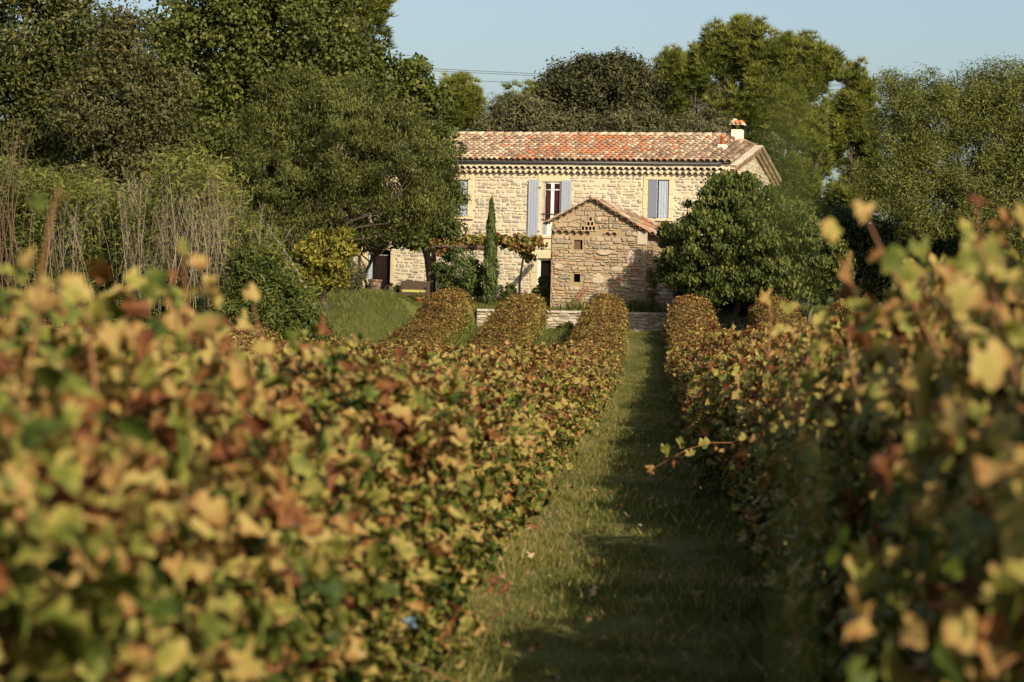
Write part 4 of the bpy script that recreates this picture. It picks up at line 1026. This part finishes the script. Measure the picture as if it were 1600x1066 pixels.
# broken dead branch leaning by the yellow tree
r = np.random.default_rng(103)
p = [W(498, 470, 75), W(462, 420, 75), W(440, 385, 75), W(418, 355, 75)]; p[0][2] = float(ground(p[0][0], p[0][1]))
mb = MB(); mb.tube(p, [.06, .045, .03, .012], 7, .7); mb.tube([p[1], W(445, 415, 75), W(430, 392, 75)], [.03, .02, .008], 6, .7); mb.tube([p[2], W(452, 362, 75), W(462, 350, 75)], [.02, .012, .005], 5, .7)
tag(mb.build('dead_branch', M_BARK, None, p[0]), 'bare pale forked branch leaning left of the yellow tree', 'branch')
# ------------------------------------------------------------------ terrace furniture
FD = 95.5
def gz_at(p): return float(ground(p[0], p[1]))
# wicker bench
b = W(648, 470, FD); b[2] = gz_at(b); t = thing('wicker_bench', b, 'dark brown wicker bench with a lime green seat cushion', 'bench')
k = M_AT(FD); wb = 46*k
mb = MB(); mb.box(b+np.array([0, .25, .52]), (wb, .08, .46)); mb.build('backrest', M_WICKER, t)
mb = MB(); mb.box(b+np.array([0, -.05, .27]), (wb-.02, .6, .14)); mb.build('seat', M_WICKER, t)
mb = MB(); mb.box(b+np.array([-.03, -.10, .375]), (wb-.22, .55, .09)); mb.build('cushion', M_CUSHION, t)
for s_ in (-1, 1):
    mb = MB(); mb.box(b+np.array([s_*(wb/2-.05), -.05, .38]), (.12, .64, .42)); mb.build('arm', M_WICKER, t)
    for yy in (-.3, .22):
        mb = MB(); mb.box(b+np.array([s_*(wb/2-.06), yy, .09]), (.06, .06, .20)); mb.build('leg', M_IRON, t)
# wicker chair
b = W(577, 470, FD); b[2] = gz_at(b); t = thing('wicker_chair', b, 'dark wicker armchair seen from the side behind the clay urn', 'chair')
mb = MB(); axc = np.array([[.97, 0, .26], [0, 1, 0], [-.26, 0, .97]])
mb.box(b+np.array([-.16, 0, .50]), (.07, .58, .62), ax=axc); mb.build('backrest', M_WICKER, t)
mb = MB(); mb.box(b+np.array([.12, 0, .26]), (.58, .58, .14)); mb.build('seat', M_WICKER, t)
mb = MB(); mb.box(b+np.array([.16, -.01, .37]), (.52, .5, .08)); mb.build('cushion', M_CUSHION, t)
for xx in (-.12, .36):
    for yy in (-.25, .25):
        mb = MB(); mb.box(b+np.array([xx, yy, .09]), (.05, .05, .2)); mb.build('leg', M_IRON, t)
# urn
b = W(585.5, 469, 93.9); b[2] = gz_at(b)+.0
mb = MB(); mb.lathe(b, [(0, 0), (.15, 0), (.16, .04), (.19, .22), (.225, .40), (.235, .46), (.265, .47), (.27, .53), (.245, .54), (.225, .53), (.21, .42), (0, .42)], 26, .6)
o = thing('clay_urn', b, 'tall pale terracotta urn with a garland band on the terrace edge', 'urn')
mb.build('body', M_TERRA, o)
mb = MB()
for i in range(16):
    a = 2*math.pi*i/16
    for s_ in range(4):
        aa = a+(s_-1.5)*.09; zz = .31-.05*math.cos((s_-1.5)*1.0); rr = .212+(.31-.25)*.1
        mb.lathe(b+np.array([rr*math.cos(aa), rr*math.sin(aa), zz]), [(0, -.018), (.016, 0), (0, .018)], 5)
for i in range(4):
    a = 2*math.pi*i/4-1.7
    mb.lathe(b+np.array([.213*math.cos(a), .213*math.sin(a), .30]), [(0, -.05), (.045, 0), (0, .05)], 8)
mb.build('garland', surf('worn_blue_grey', [(0, (.12, .12, .15)), (1, (.22, .22, .26))], .8, 9, .2, 0), o)
# small wheel ornament
b = W(607, 470, 94.6); b[2] = gz_at(b); mb = MB()
c = b+UZ*.17; n_ = 22
mb.tube([c+.16*np.array([math.cos(t_), .1*math.sin(t_), math.sin(t_)]) for t_ in np.linspace(0, 2*math.pi, n_)], .018, 6, .6, cap=False)
for k_ in range(4):
    t_ = math.pi*k_/4; v = .155*np.array([math.cos(t_), 0, math.sin(t_)]); mb.tube([c-v, c+v], .01, 5, .6)
tag(mb.build('spoked_ornament', M_DRY, None, b), 'small pale round spoked ornament standing on the terrace grass', 'ornament')
# flower pots by the wall
for px_, py_, lab, m_ in ((654, 469, 'terracotta pot with red flowers under the wicker bench edge', M_ORANGE), (795, 472, 'dark clay pot below the wall plant', M_TERRA)):
    b = W(px_, py_, 94.8 if px_ < 700 else 96.6); b[2] = gz_at(b)
    t = thing('flower_pot', b, lab, 'flower pot')
    mb = MB(); mb.lathe(b, [(0, 0), (.09, 0), (.13, .2), (.145, .2), (.145, .24), (.12, .24), (.11, .2), (0, .2)], 18); mb.build('pot', m_, t)
    rr = np.random.default_rng(int(px_)); n = 160
    pos = b+np.array([0, 0, .3])+rr.normal(size=(n, 3))*np.array([.1, .1, .07])
    link_mesh('foliage', cloud_mesh('foliage', cloud_arrays(LEAF, pos, frames(rdir(n, rr), rdir(n, rr)), rr.uniform(.05, .1, n), rr.random(n)), M_GREEN if px_ > 700 else M_FIG, b), t)
# pergola post and beam
b = W(676, 470, 97.5); b[2] = gz_at(b); tpz = W(676, 384, 97.5)[2]
t = thing('pergola', b, 'brown timber post with a beam carrying the climbing vine', 'pergola')
mb = MB(); mb.box(b+UZ*(tpz-b[2])/2, (.19, .19, tpz-b[2])); mb.build('post', M_WOOD, t)
mb = MB(); p0, p1 = W(630, 386, 97.5), W(760, 389, 97.5); mb.tube([p0+UZ*.05, p1+UZ*.05], .07, 8); 
mb.build('beam', M_WOOD, t)
# leaning boards by the shed
b = W(885, 474, 94.0); b[2] = gz_at(b); t_ = SP(sp(912, 450)[0], sp(912, 450)[1], -.08)
for k_ in range(2):
    mb = MB(); d = t_-b; L_ = np.linalg.norm(d); a = d/L_; n1 = norm(np.cross(a, SY)); 
    mb.box((b+t_)/2+np.array([k_*.16, -.05*k_, 0]), (L_, .03, .09), ax=np.array([a, np.cross(n1, a), n1]))
    tag(mb.build('board', M_RUSTBOARD, None, b), ['longer reddish board leaning on the outbuilding wall', 'second reddish board just right of the longer leaning one'][k_], 'board')
# pale pillar under the fig
b = W(1226, 490, 95.0); b[2] = gz_at(b); mb = MB(); hz = W(1226, 425, 95)[2]-b[2]; rr = np.random.default_rng(2)
z = 0
while z < hz:
    h_ = rr.uniform(.16, .28); mb.box(b+np.array([rr.normal()*.01, 0, z+h_/2]), (.30+rr.normal()*.02, .3, h_-.012), rr.uniform(.5, 1)); z += h_
tag(mb.build('stone_pillar', M_PLASTER, None, b), 'pale sunlit stone pillar glimpsed beneath the fig branches', 'pillar')
# irises in front of the shed
r = np.random.default_rng(110); n = 520
pxs = np.concatenate([r.normal(988, 10, n//4), r.normal(1005, 12, n//4), r.normal(905, 16, n//4), r.normal(1018, 12, n-3*(n//4))]); Ds = r.uniform(92.8, 93.8, n)
pos = np.array([W(a, 487, d_) for a, d_ in zip(pxs, Ds)]); pos[:, 2] = ground(pos[:, 0], pos[:, 1])
Rm = np.stack([np.array([[math.cos(a), -math.sin(a), 0], [math.sin(a), math.cos(a), 0], [0, 0, 1]]) for a in r.uniform(0, 6.28, n)])
o = link_mesh('irises', cloud_mesh('irises', cloud_arrays(BLADE, pos, Rm, r.uniform(.25, .62, n), np.clip(.3+r.normal(size=n)*.15, 0, 1)), M_GRASS, W(990, 487, 93)), None, W(990, 487, 93))
tag(o, 'sword leaved iris clump along the terrace above the low wall', 'irises', kind='stuff')

# ------------------------------------------------------------------ power lines
for k_, (pa, pb) in enumerate((((560, 101), (1700, 136)), ((560, 104.5), (1700, 138)), ((560, 119), (1700, 140)))):
    p, q = W(*pa, 155), W(*pb, 185); pts = [p+(q-p)*s+UZ*(-.35*4*s*(1-s)) for s in np.linspace(0, 1, 24)]
    mb = MB(); mb.tube(pts, .016, 5, .4, cap=False)
    tag(mb.build('power_line', M_METAL, None, pts[12]), ['uppermost of the thin dark power lines crossing the sky', 'thin dark power line close under the uppermost one', 'lowest of the thin dark power lines crossing the sky'][k_], 'power line', 'power lines')

# ------------------------------------------------------------------ vines
def vine_section(r, n, p=.62):
    """points and outward directions over a hedge cross section; local x across, y along, z up; 1.3 m high"""
    y = r.uniform(-.72, .72, n); a = r.uniform(-.25, math.pi+.25, n)
    ex, ez = .74+.08*np.sin(y*5+r.uniform(0, 6)), .68
    cx, sz = np.cos(a), np.sin(a)
    x = np.sign(cx)*np.abs(cx)**p*ex; z = .64+np.sign(sz)*np.abs(sz)**p*ez
    z = np.maximum(z, .10+.1*r.random(n))
    low = r.random(n) < .30
    x = np.where(low, np.sign(x)*r.uniform(.55, .8, n), x); z = np.where(low, r.uniform(.12, .75, n), z)
    k = 1-.5*r.random(n)**2.0
    P = np.stack([x*k, y, .62+(z-.62)*(1-(1-k)*.8)], 1)
    bump = .07*np.sin(y*9+x*6)+r.normal(size=n)*.05
    D_ = norm(np.stack([cx, 0*cx, sz], 1)); P += D_*bump[:, None]
    P[:, 2] = np.maximum(P[:, 2], .08)
    return P, D_
def make_vine(seed, n=4300, leaf=.047, nshoot=7, shoot_h=.30, ragged=.028):
    r = np.random.default_rng(seed); P, D_ = vine_section(r, n, .62 if ragged > .03 else .82); cm = MB()
    lump = np.sin(P[:, 1]*7+seed)*np.sin(P[:, 2]*8+P[:, 0]*5+seed*2)+.6*np.sin(P[:, 1]*17+P[:, 2]*13+seed)
    keep = (lump > (-.38 if ragged > .03 else -.48)) | (r.random(n) < .30); P, D_, lump = P[keep], D_[keep], lump[keep]
    P = P+D_*(lump*(.03+ragged))[:, None]; P[:, 2] = np.maximum(P[:, 2], .08)
    extra = []
    for i in range(nshoot):
        b = np.array([r.uniform(-.5, .5), r.uniform(-.6, .6), 1.15]); h = shoot_h*r.uniform(.4, 1.3)
        e = b+np.array([r.normal()*.16, r.normal()*.16, h]); m_ = (b+e)/2+r.normal(size=3)*.03
        cm.tube([b-UZ*.25, m_, e], [.006, .005, .002], 5, r.uniform(.2, .9), cap=False)
        for s in np.linspace(.3, 1, 5): extra.append(b+(e-b)*s+r.normal(size=3)*.035)
    for i in range(26):
        b = np.array([r.normal()*.06, r.uniform(-.5, .5), .55]); k = r.integers(len(P)); e = P[k]*np.array([1.06, 1, 1.03])
        m_ = (b+e)/2+np.array([0, 0, .12])+r.normal(size=3)*.06
        cm.tube([b, m_, e], [.008, .0065, .004], 5, r.uniform(.1, .9), cap=False)
    for i in range(7 if ragged > .03 else 4):                # canes lying over the leaves
        b = P[r.integers(len(P))]*np.array([1.05, 1, 1.02]); L_ = r.uniform(.15, .42); dv = norm(r.normal(size=3)*np.array([.3, .9, .6])+np.array([0, 0, .5-.75*b[2]]))
        cm.tube([b, b+dv*L_*.35+r.normal(size=3)*.02, b+dv*L_*.7+r.normal(size=3)*.03-UZ*.03, b+dv*L_+r.normal(size=3)*.04-UZ*.08], [.0028, .0024, .002, .0014], 5, r.uniform(.0, .7), cap=False)
    for k in range(2): cm.tube([(0, -.72, .55+k*.4), (0.01, 0, .56+k*.4), (0, .72, .55+k*.4)], .006, 4, .3, cap=False)
    if extra: P = np.concatenate([P, np.array(extra)]); D_ = np.concatenate([D_, norm(np.array(extra)*np.array([1, 0, 0])+np.array([0, 0, .5]))])
    N = len(P)
    tint = .38+.27*(P[:, 2]-.65)+r.normal(size=N)*.19; tint += np.where(r.random(N) < .12, .32, 0)-np.where(r.random(N) < .10, .22, 0)
    # leaves next to each other turn together
    for _ in range(22):
        c = P[r.integers(N)]; dd = np.linalg.norm(P-c, axis=1) < r.uniform(.12, .28); tint[dd] += r.normal()*.13
    tint = np.clip(tint, .02, .97)
    nr = norm(D_*.75+r.normal(size=(N, 3))*.55+np.array([0, 0, .15])); up = norm(r.normal(size=(N, 3))*.8+np.array([0, 0, -1.0]))
    Rm = frames(nr, up); sc = leaf*r.uniform(.5, 1.5, N)*np.where(r.random(N) < .06, 1.35, 1)
    mode = np.where(tint > .58, r.choice([1, 2, 3, 2, 4, 5], N), r.choice([0, 1, 3, 0, 4, 5], N))
    arrs = []
    for m_ in range(6):
        s_ = mode == m_
        if s_.any(): arrs.append(cloud_arrays(VLEAF[m_], P[s_], Rm[s_], sc[s_], tint[s_]))
    lm = cloud_mesh('vine', join_arrays(arrs), M_VINE)
    V = np.concatenate(cm.V); T = np.array(cm.T); st = np.concatenate([[0], np.cumsum(T)[:-1]])
    cmesh = raw_mesh('cane', V, cm.L, st, T, M_CANE, np.concatenate(cm.tint), cm.mi, cm.sm)
    tb = MB(); b = np.array([r.normal()*.04, r.normal()*.05, -.05])
    tb.tube([b, b+np.array([r.normal()*.03, r.normal()*.03, .22]), b+np.array([r.normal()*.06, r.normal()*.05, .45]), b+np.array([0, .12, .62])], [.045, .035, .032, .02], 7, .4)
    V = np.concatenate(tb.V); T = np.array(tb.T); st = np.concatenate([[0], np.cumsum(T)[:-1]])
    tmesh = raw_mesh('trunk', V, tb.L, st, T, M_BARK, np.concatenate(tb.tint), tb.mi, tb.sm)
    return lm, cmesh, tmesh
TALL = [make_vine(200+i, n=6000, leaf=.042, nshoot=14, shoot_h=.26, ragged=.06) for i in range(5)]
TRIM = [make_vine(220+i, nshoot=9, shoot_h=.19) for i in range(6)]
G_V = 'grapevine rows of the vineyard'
ROWS = [(-1.55, 3.7, 90.3, 'grapevine row bordering the grass alley on its sunlit left side'),
        (1.32, 4.2, 90.0, 'grapevine row bordering the grass alley on its shaded right side'),
        (-4.33, 7.0, 90.0, 'second grapevine row left of the grass alley'),
        (-6.85, 12.0, 89.0, 'third grapevine row left of the grass alley ending by the lawn'),
        (-9.93, 22.0, 66.0, 'fourth grapevine row left of the grass alley stopping short of the lawn'),
        (-12.75, 36.0, 61.0, 'outermost grapevine row on the left below the reeds'),
        (4.10, 10.0, 90.5, 'second grapevine row right of the grass alley ending under the fig tree'),
        (6.95, 18.0, 90.0, 'third grapevine row right of the grass alley'),
        (9.80, 30.0, 89.0, 'fourth grapevine row right of the grass alley'),
        (12.60, 44.0, 89.0, 'outermost grapevine row on the right before the dark thicket')]
rv = np.random.default_rng(300)
yaw = -math.atan(MROW)
ROW_OBJ = []
for (u, d0, d1, lab) in ROWS:
    mid = (d0+d1)/2; loc = np.array([MROW*mid+u, mid, float(ground(MROW*mid+u, mid))])
    row = thing('vine_row', loc, lab, 'vine row', G_V); ROW_OBJ.append(row)
    y = d0
    while y < d1:
        x = MROW*y+u+rv.normal()*.04; z = float(ground(x, y))
        right = u > 0
        hgt = np.interp(y, [3, 6, 11, 20, 40, 70, 91], [.99, .97, .86, .79, .72, .76, .92] if not right else [1.26, 1.20, 1.02, .97, .93, .90, .92])
        if u < -3: hgt *= 1-.14*math.exp(-((y-60)/14)**2)
        if u == 1.32 and 15.2 < y < 17.0: hgt *= .62
        if u == -6.85: hgt *= np.interp(y, [58, 64, 79, 84], [1, .58, .66, 1.06])
        if u == -4.33: hgt *= np.interp(y, [58, 64, 77, 83], [1, .72, .76, 1])
        if abs(u) < 1.6: hgt *= np.interp(y, [45, 60, 76, 83], [1, .88, .88, 1])
        if u == 1.32 and y < 20: x += .13
        hgt *= rv.uniform(.87, 1.10); wdt = rv.uniform(.90, 1.05)*(.97 if u == -1.55 else 1)*np.interp(y, [0, 60, 90], [1.0, .97, .84])
        lm, cm_, tm_ = (TALL if y < 16 else TRIM)[rv.integers(5)]
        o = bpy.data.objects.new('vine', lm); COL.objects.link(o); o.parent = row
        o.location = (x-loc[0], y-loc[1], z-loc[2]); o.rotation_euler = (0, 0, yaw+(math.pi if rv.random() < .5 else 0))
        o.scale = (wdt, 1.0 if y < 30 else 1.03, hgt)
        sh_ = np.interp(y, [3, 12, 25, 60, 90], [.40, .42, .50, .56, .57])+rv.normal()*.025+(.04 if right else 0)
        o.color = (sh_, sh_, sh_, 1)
        if y < 40 and abs(u) < 5:
            for nm, me_ in (('cane', cm_), ('trunk', tm_)):
                c = bpy.data.objects.new(nm, me_); COL.objects.link(c); c.parent = o
        y += 1.18

# long shoots standing out of the nearest vines
def shoot(row, pts, D, leaves, seed, rr=.0045, shift=.5):
    r = np.random.default_rng(seed); P = np.array([W(*p, D) for p in pts]); mb = MB()
    mb.tube(P, np.linspace(rr, rr*.4, len(P)), 6, r.uniform(.2, .6), cap=False)
    s = mb.build('shoot', M_CANE, row)
    ps = []; sz = []; tn = []
    for (x, y, size, tint) in leaves:
        ps.append(W(x, y, D+r.normal()*.03)); sz.append(size*M_AT(D)*(.52 if row is ROW_OBJ[1] else .44)); tn.append(tint)
    ps = np.array(ps); N = len(ps); nr = norm(np.array([.25, -.8, .35])+r.normal(size=(N, 3))*.45); up = norm(r.normal(size=(N, 3))*.7+np.array([0, 0, -1.]))
    Rm = frames(nr, up); arrs = []
    md = r.choice([1, 2, 3, 4, 5, 0], N); sz = np.array(sz); tn = np.array(tn)
    for m_ in range(6):
        k = md == m_
        if k.any(): arrs.append(cloud_arrays(VLEAF[m_], ps[k], Rm[k], sz[k], tn[k]))
    o = link_mesh('leaves', cloud_mesh('leaves', join_arrays(arrs), M_VINE, ORIG[row.name]), s); o.color = (.5, .5, .5, 1)
RR_, RL_ = ROW_OBJ[1], ROW_OBJ[0]
shoot(RR_, [(1470, 560), (1430, 480), (1385, 410), (1350, 330)], 5.2, [(1350, 322, 58, .62), (1298, 362, 55, .50), (1400, 402, 70, .20), (1372, 398, 40, .72), (1425, 455, 60, .36), (1440, 500, 70, .56)], 1)
shoot(RR_, [(1500, 560), (1475, 470), (1445, 420)], 5.4, [(1440, 385, 62, .26), (1470, 430, 60, .68), (1415, 425, 66, .30), (1490, 500, 70, .42)], 2)
shoot(RR_, [(1590, 600), (1560, 480), (1530, 380), (1525, 310)], 4.4, [(1527, 312, 48, .90), (1535, 400, 110, .34), (1510, 455, 80, .50), (1560, 430, 80, .46), (1585, 520, 100, .38), (1545, 560, 110, .52)], 3)
shoot(RR_, [(1340, 640), (1330, 560), (1318, 480)], 7.5, [(1330, 480, 75, .38), (1290, 500, 60, .44), (1350, 520, 60, .66), (1300, 545, 60, .30)], 4)
shoot(RR_, [(1200, 560), (1205, 500), (1200, 465)], 9.5, [(1200, 462, 40, .66), (1232, 475, 45, .40), (1215, 510, 40, .5)], 5)
shoot(RL_, [(45, 600), (60, 450), (80, 340), (90, 300)], 4.4, [(95, 305, 52, .46), (65, 315, 46, .12), (45, 400, 52, .60), (70, 430, 60, .46), (25, 420, 60, .3)], 6)
shoot(RL_, [(300, 600), (292, 480), (285, 385)], 5.6, [(284, 385, 52, .30), (312, 405, 52, .62), (275, 430, 46, .82), (330, 445, 56, .60), (232, 450, 62, .22), (270, 470, 46, .66)], 7)
shoot(RL_, [(430, 580), (405, 520), (392, 455)], 6.8, [(392, 455, 50, .60), (385, 500, 70, .56), (450, 530, 60, .18), (410, 540, 52, .5)], 8)
shoot(RL_, [(150, 620), (140, 520), (120, 455)], 4.6, [(110, 450, 90, .46), (150, 480, 90, .44), (60, 455, 80, .56), (180, 520, 90, .6)], 9)
shoot(RR_, [(1190, 702), (1150, 692), (1110, 692), (1075, 702), (1045, 718), (1020, 732)], 17, [(1018, 734, 24, .72), (1040, 700, 26, .34), (1046, 708, 24, .40), (1062, 690, 28, .30), (1078, 708, 28, .46), (1100, 690, 26, .40), (1120, 704, 28, .62), (1052, 722, 18, .85)], 10, rr=.004)

shoot(RL_, [(740, 900), (765, 905), (790, 915)], 12.2, [(772, 905, 30, .90), (790, 918, 30, .84), (782, 925, 22, .92), (765, 920, 24, .82)], 11, rr=.004)
shoot(RL_, [(640, 985), (690, 985), (735, 965)], 10.0, [(660, 1000, 44, .82), (690, 985, 50, .76), (712, 970, 46, .86), (730, 960, 36, .80), (648, 1015, 44, .72), (700, 1010, 40, .84), (675, 965, 36, .74)], 12, rr=.005)
# out of focus tall grass stalk standing right in front of the lens
b = W(1252, 900, .78); b[2] = 0.0
t = thing('tall_weed', b, 'tall thin green weed stalk very close to the camera right of the chimney', 'weed')
p = [b, W(1250, 520, .78), W(1243, 300, .78), W(1238, 120, .78)]; mb = MB(); mb.tube(p, [.0007, .0006, .0005, .0004], 5, .5); mb.build('stem', foliage('weed_stem', [(0, (.05, .075, .02)), (1, (.09, .11, .03))], .2), t)
r = np.random.default_rng(7); n = 12; s = r.uniform(150, 360, n)
pos = np.array([W(1240+r.normal()*15, yy, .78+r.normal()*.01) for yy in s])
link_mesh('leaf', cloud_mesh('leaf', cloud_arrays(NARROW, pos, frames(rdir(n, r), np.tile([0, 0, 1.], (n, 1))+r.normal(size=(n, 3))*.3), r.uniform(.010, .018, n), r.uniform(.2, .6, n)), M_GRASS, b), t)

# ------------------------------------------------------------------ grass
def grass(name, label, x, y, h, tint, r, origin):
    n = len(x); pos = np.stack([x, y, ground(x, y)-.01], 1)
    a = r.uniform(0, 2*math.pi, n); lean = r.normal(size=(n, 2))*.5
    z = norm(np.stack([lean[:, 0], lean[:, 1], np.ones(n)], 1)); Rm = frames(z, np.stack([np.cos(a), np.sin(a), 0*a], 1))
    o = link_mesh(name, cloud_mesh(name, cloud_arrays(BLADE, pos, Rm, h, tint), M_GRASS, origin), None, origin)
    return tag(o, label, 'grass', kind='stuff')
r = np.random.default_rng(400)
def patch0(x, y): return np.sin(x*5.1+y*1.7+np.sin(y*2.3))*np.sin(y*3.3-x*4.0)+.5*np.sin(y*.9+x*2)
n = 300000
y = np.exp(r.uniform(math.log(8.0), math.log(91), n)); u = -1.35+2.35*r.random(n)
x = MROW*y+u
edge = np.clip((np.abs(u+.22)-.45)/.5, 0, 1)
h = r.uniform(.022, .062, n)*(1+.9*edge)*(1+.45*np.clip(patch0(x, y), -1, 1))*np.interp(y, [8, 30, 90], [.95, 1.15, 1.5])
patch = np.sin(x*3.1+y*.7)*np.sin(y*1.3+2)+.6*np.sin(y*.45+x)
ti = np.clip(.51+.13*patch-.10*patch0(x, y)+r.normal(size=n)*.2+.22*(1-sstep(-.85, -.30, u)), 0, 1)
tall = r.random(n) < .03; h = np.where(tall, h*1.6, h); ti = np.where(tall, .85, ti)
grass('grass', 'uneven green grass growing along the alley between the two nearest vine rows', x, y, h, ti, r, np.array([MROW*40, 40, 0.]))
n = 70000
y = r.uniform(46, 93, n); u = np.where(r.random(n) < .5, r.uniform(-14, -2.2, n), r.uniform(2.2, 13, n)); x = MROW*y+u
grass('grass', 'rough grass growing between the outer vine rows', x, y, r.uniform(.1, .26, n), np.clip(.40+r.normal(size=n)*.2, 0, 1), r, np.array([0, 70., 0]))
n = 110000
px_ = r.uniform(440, 720, n); y = r.uniform(62, 93, n); x = (px_-800)*y/F
grass('grass', 'short green grass covering the lawn bank below the house', x, y, r.uniform(.03, .075, n), np.clip(.34+.12*np.sin(x*2+y*.6)+r.normal(size=n)*.15, 0, 1), r, np.array([-4, 76., 1.]))
n = 45000
px_ = r.uniform(540, 1420, n); y = r.uniform(92.6, 99, n); x = (px_-800)*y/F
grass('grass', 'unmown grass on the terrace in front of the house', x, y, r.uniform(.06, .2, n), np.clip(.42+r.normal(size=n)*.2, 0, 1), r, np.array([2, 95., 2.]))
n = 240
y = np.exp(r.uniform(math.log(9), math.log(40), n)); u = r.uniform(-1.3, .9, n); x = MROW*y+u
pos = np.stack([x, y, ground(x, y)+.05+.02*r.random(n)], 1)
o = link_mesh('fallen_leaves', cloud_mesh('fallen_leaves', cloud_arrays(VLEAF[3], pos, frames(norm(r.normal(size=(n, 3))*.5+np.array([0, 0, 1.])), rdir(n, r)), r.uniform(.018, .042, n), r.random(n)), M_LITTER, np.array([1., 20, 0])), None, np.array([1., 20, 0]))
tag(o, 'scattered brown fallen vine leaves in the alley grass', 'fallen leaves', kind='stuff')
# red low shoot and a scrap of plastic at the foot of the left row
P0 = W(640, 975, 7.8); mb = MB(); r = np.random.default_rng(9)
g = np.array([[P0+np.array([(i-2)*.010, .008*r.normal(), (j-2)*.008])+r.normal(size=3)*.004 for i in range(5)] for j in range(5)]).reshape(-1, 3)
mb.add(g, [(j*5+i, j*5+i+1, j*5+i+6, j*5+i+5) for j in range(4) for i in range(4)], .8)
o = mb.build('plastic_scrap', M_PLASTIC, None, P0)
o.modifiers.new('thickness', 'SOLIDIFY').thickness = .002
tag(o, 'crumpled pale blue scrap of plastic caught low in the left vine row', 'litter')
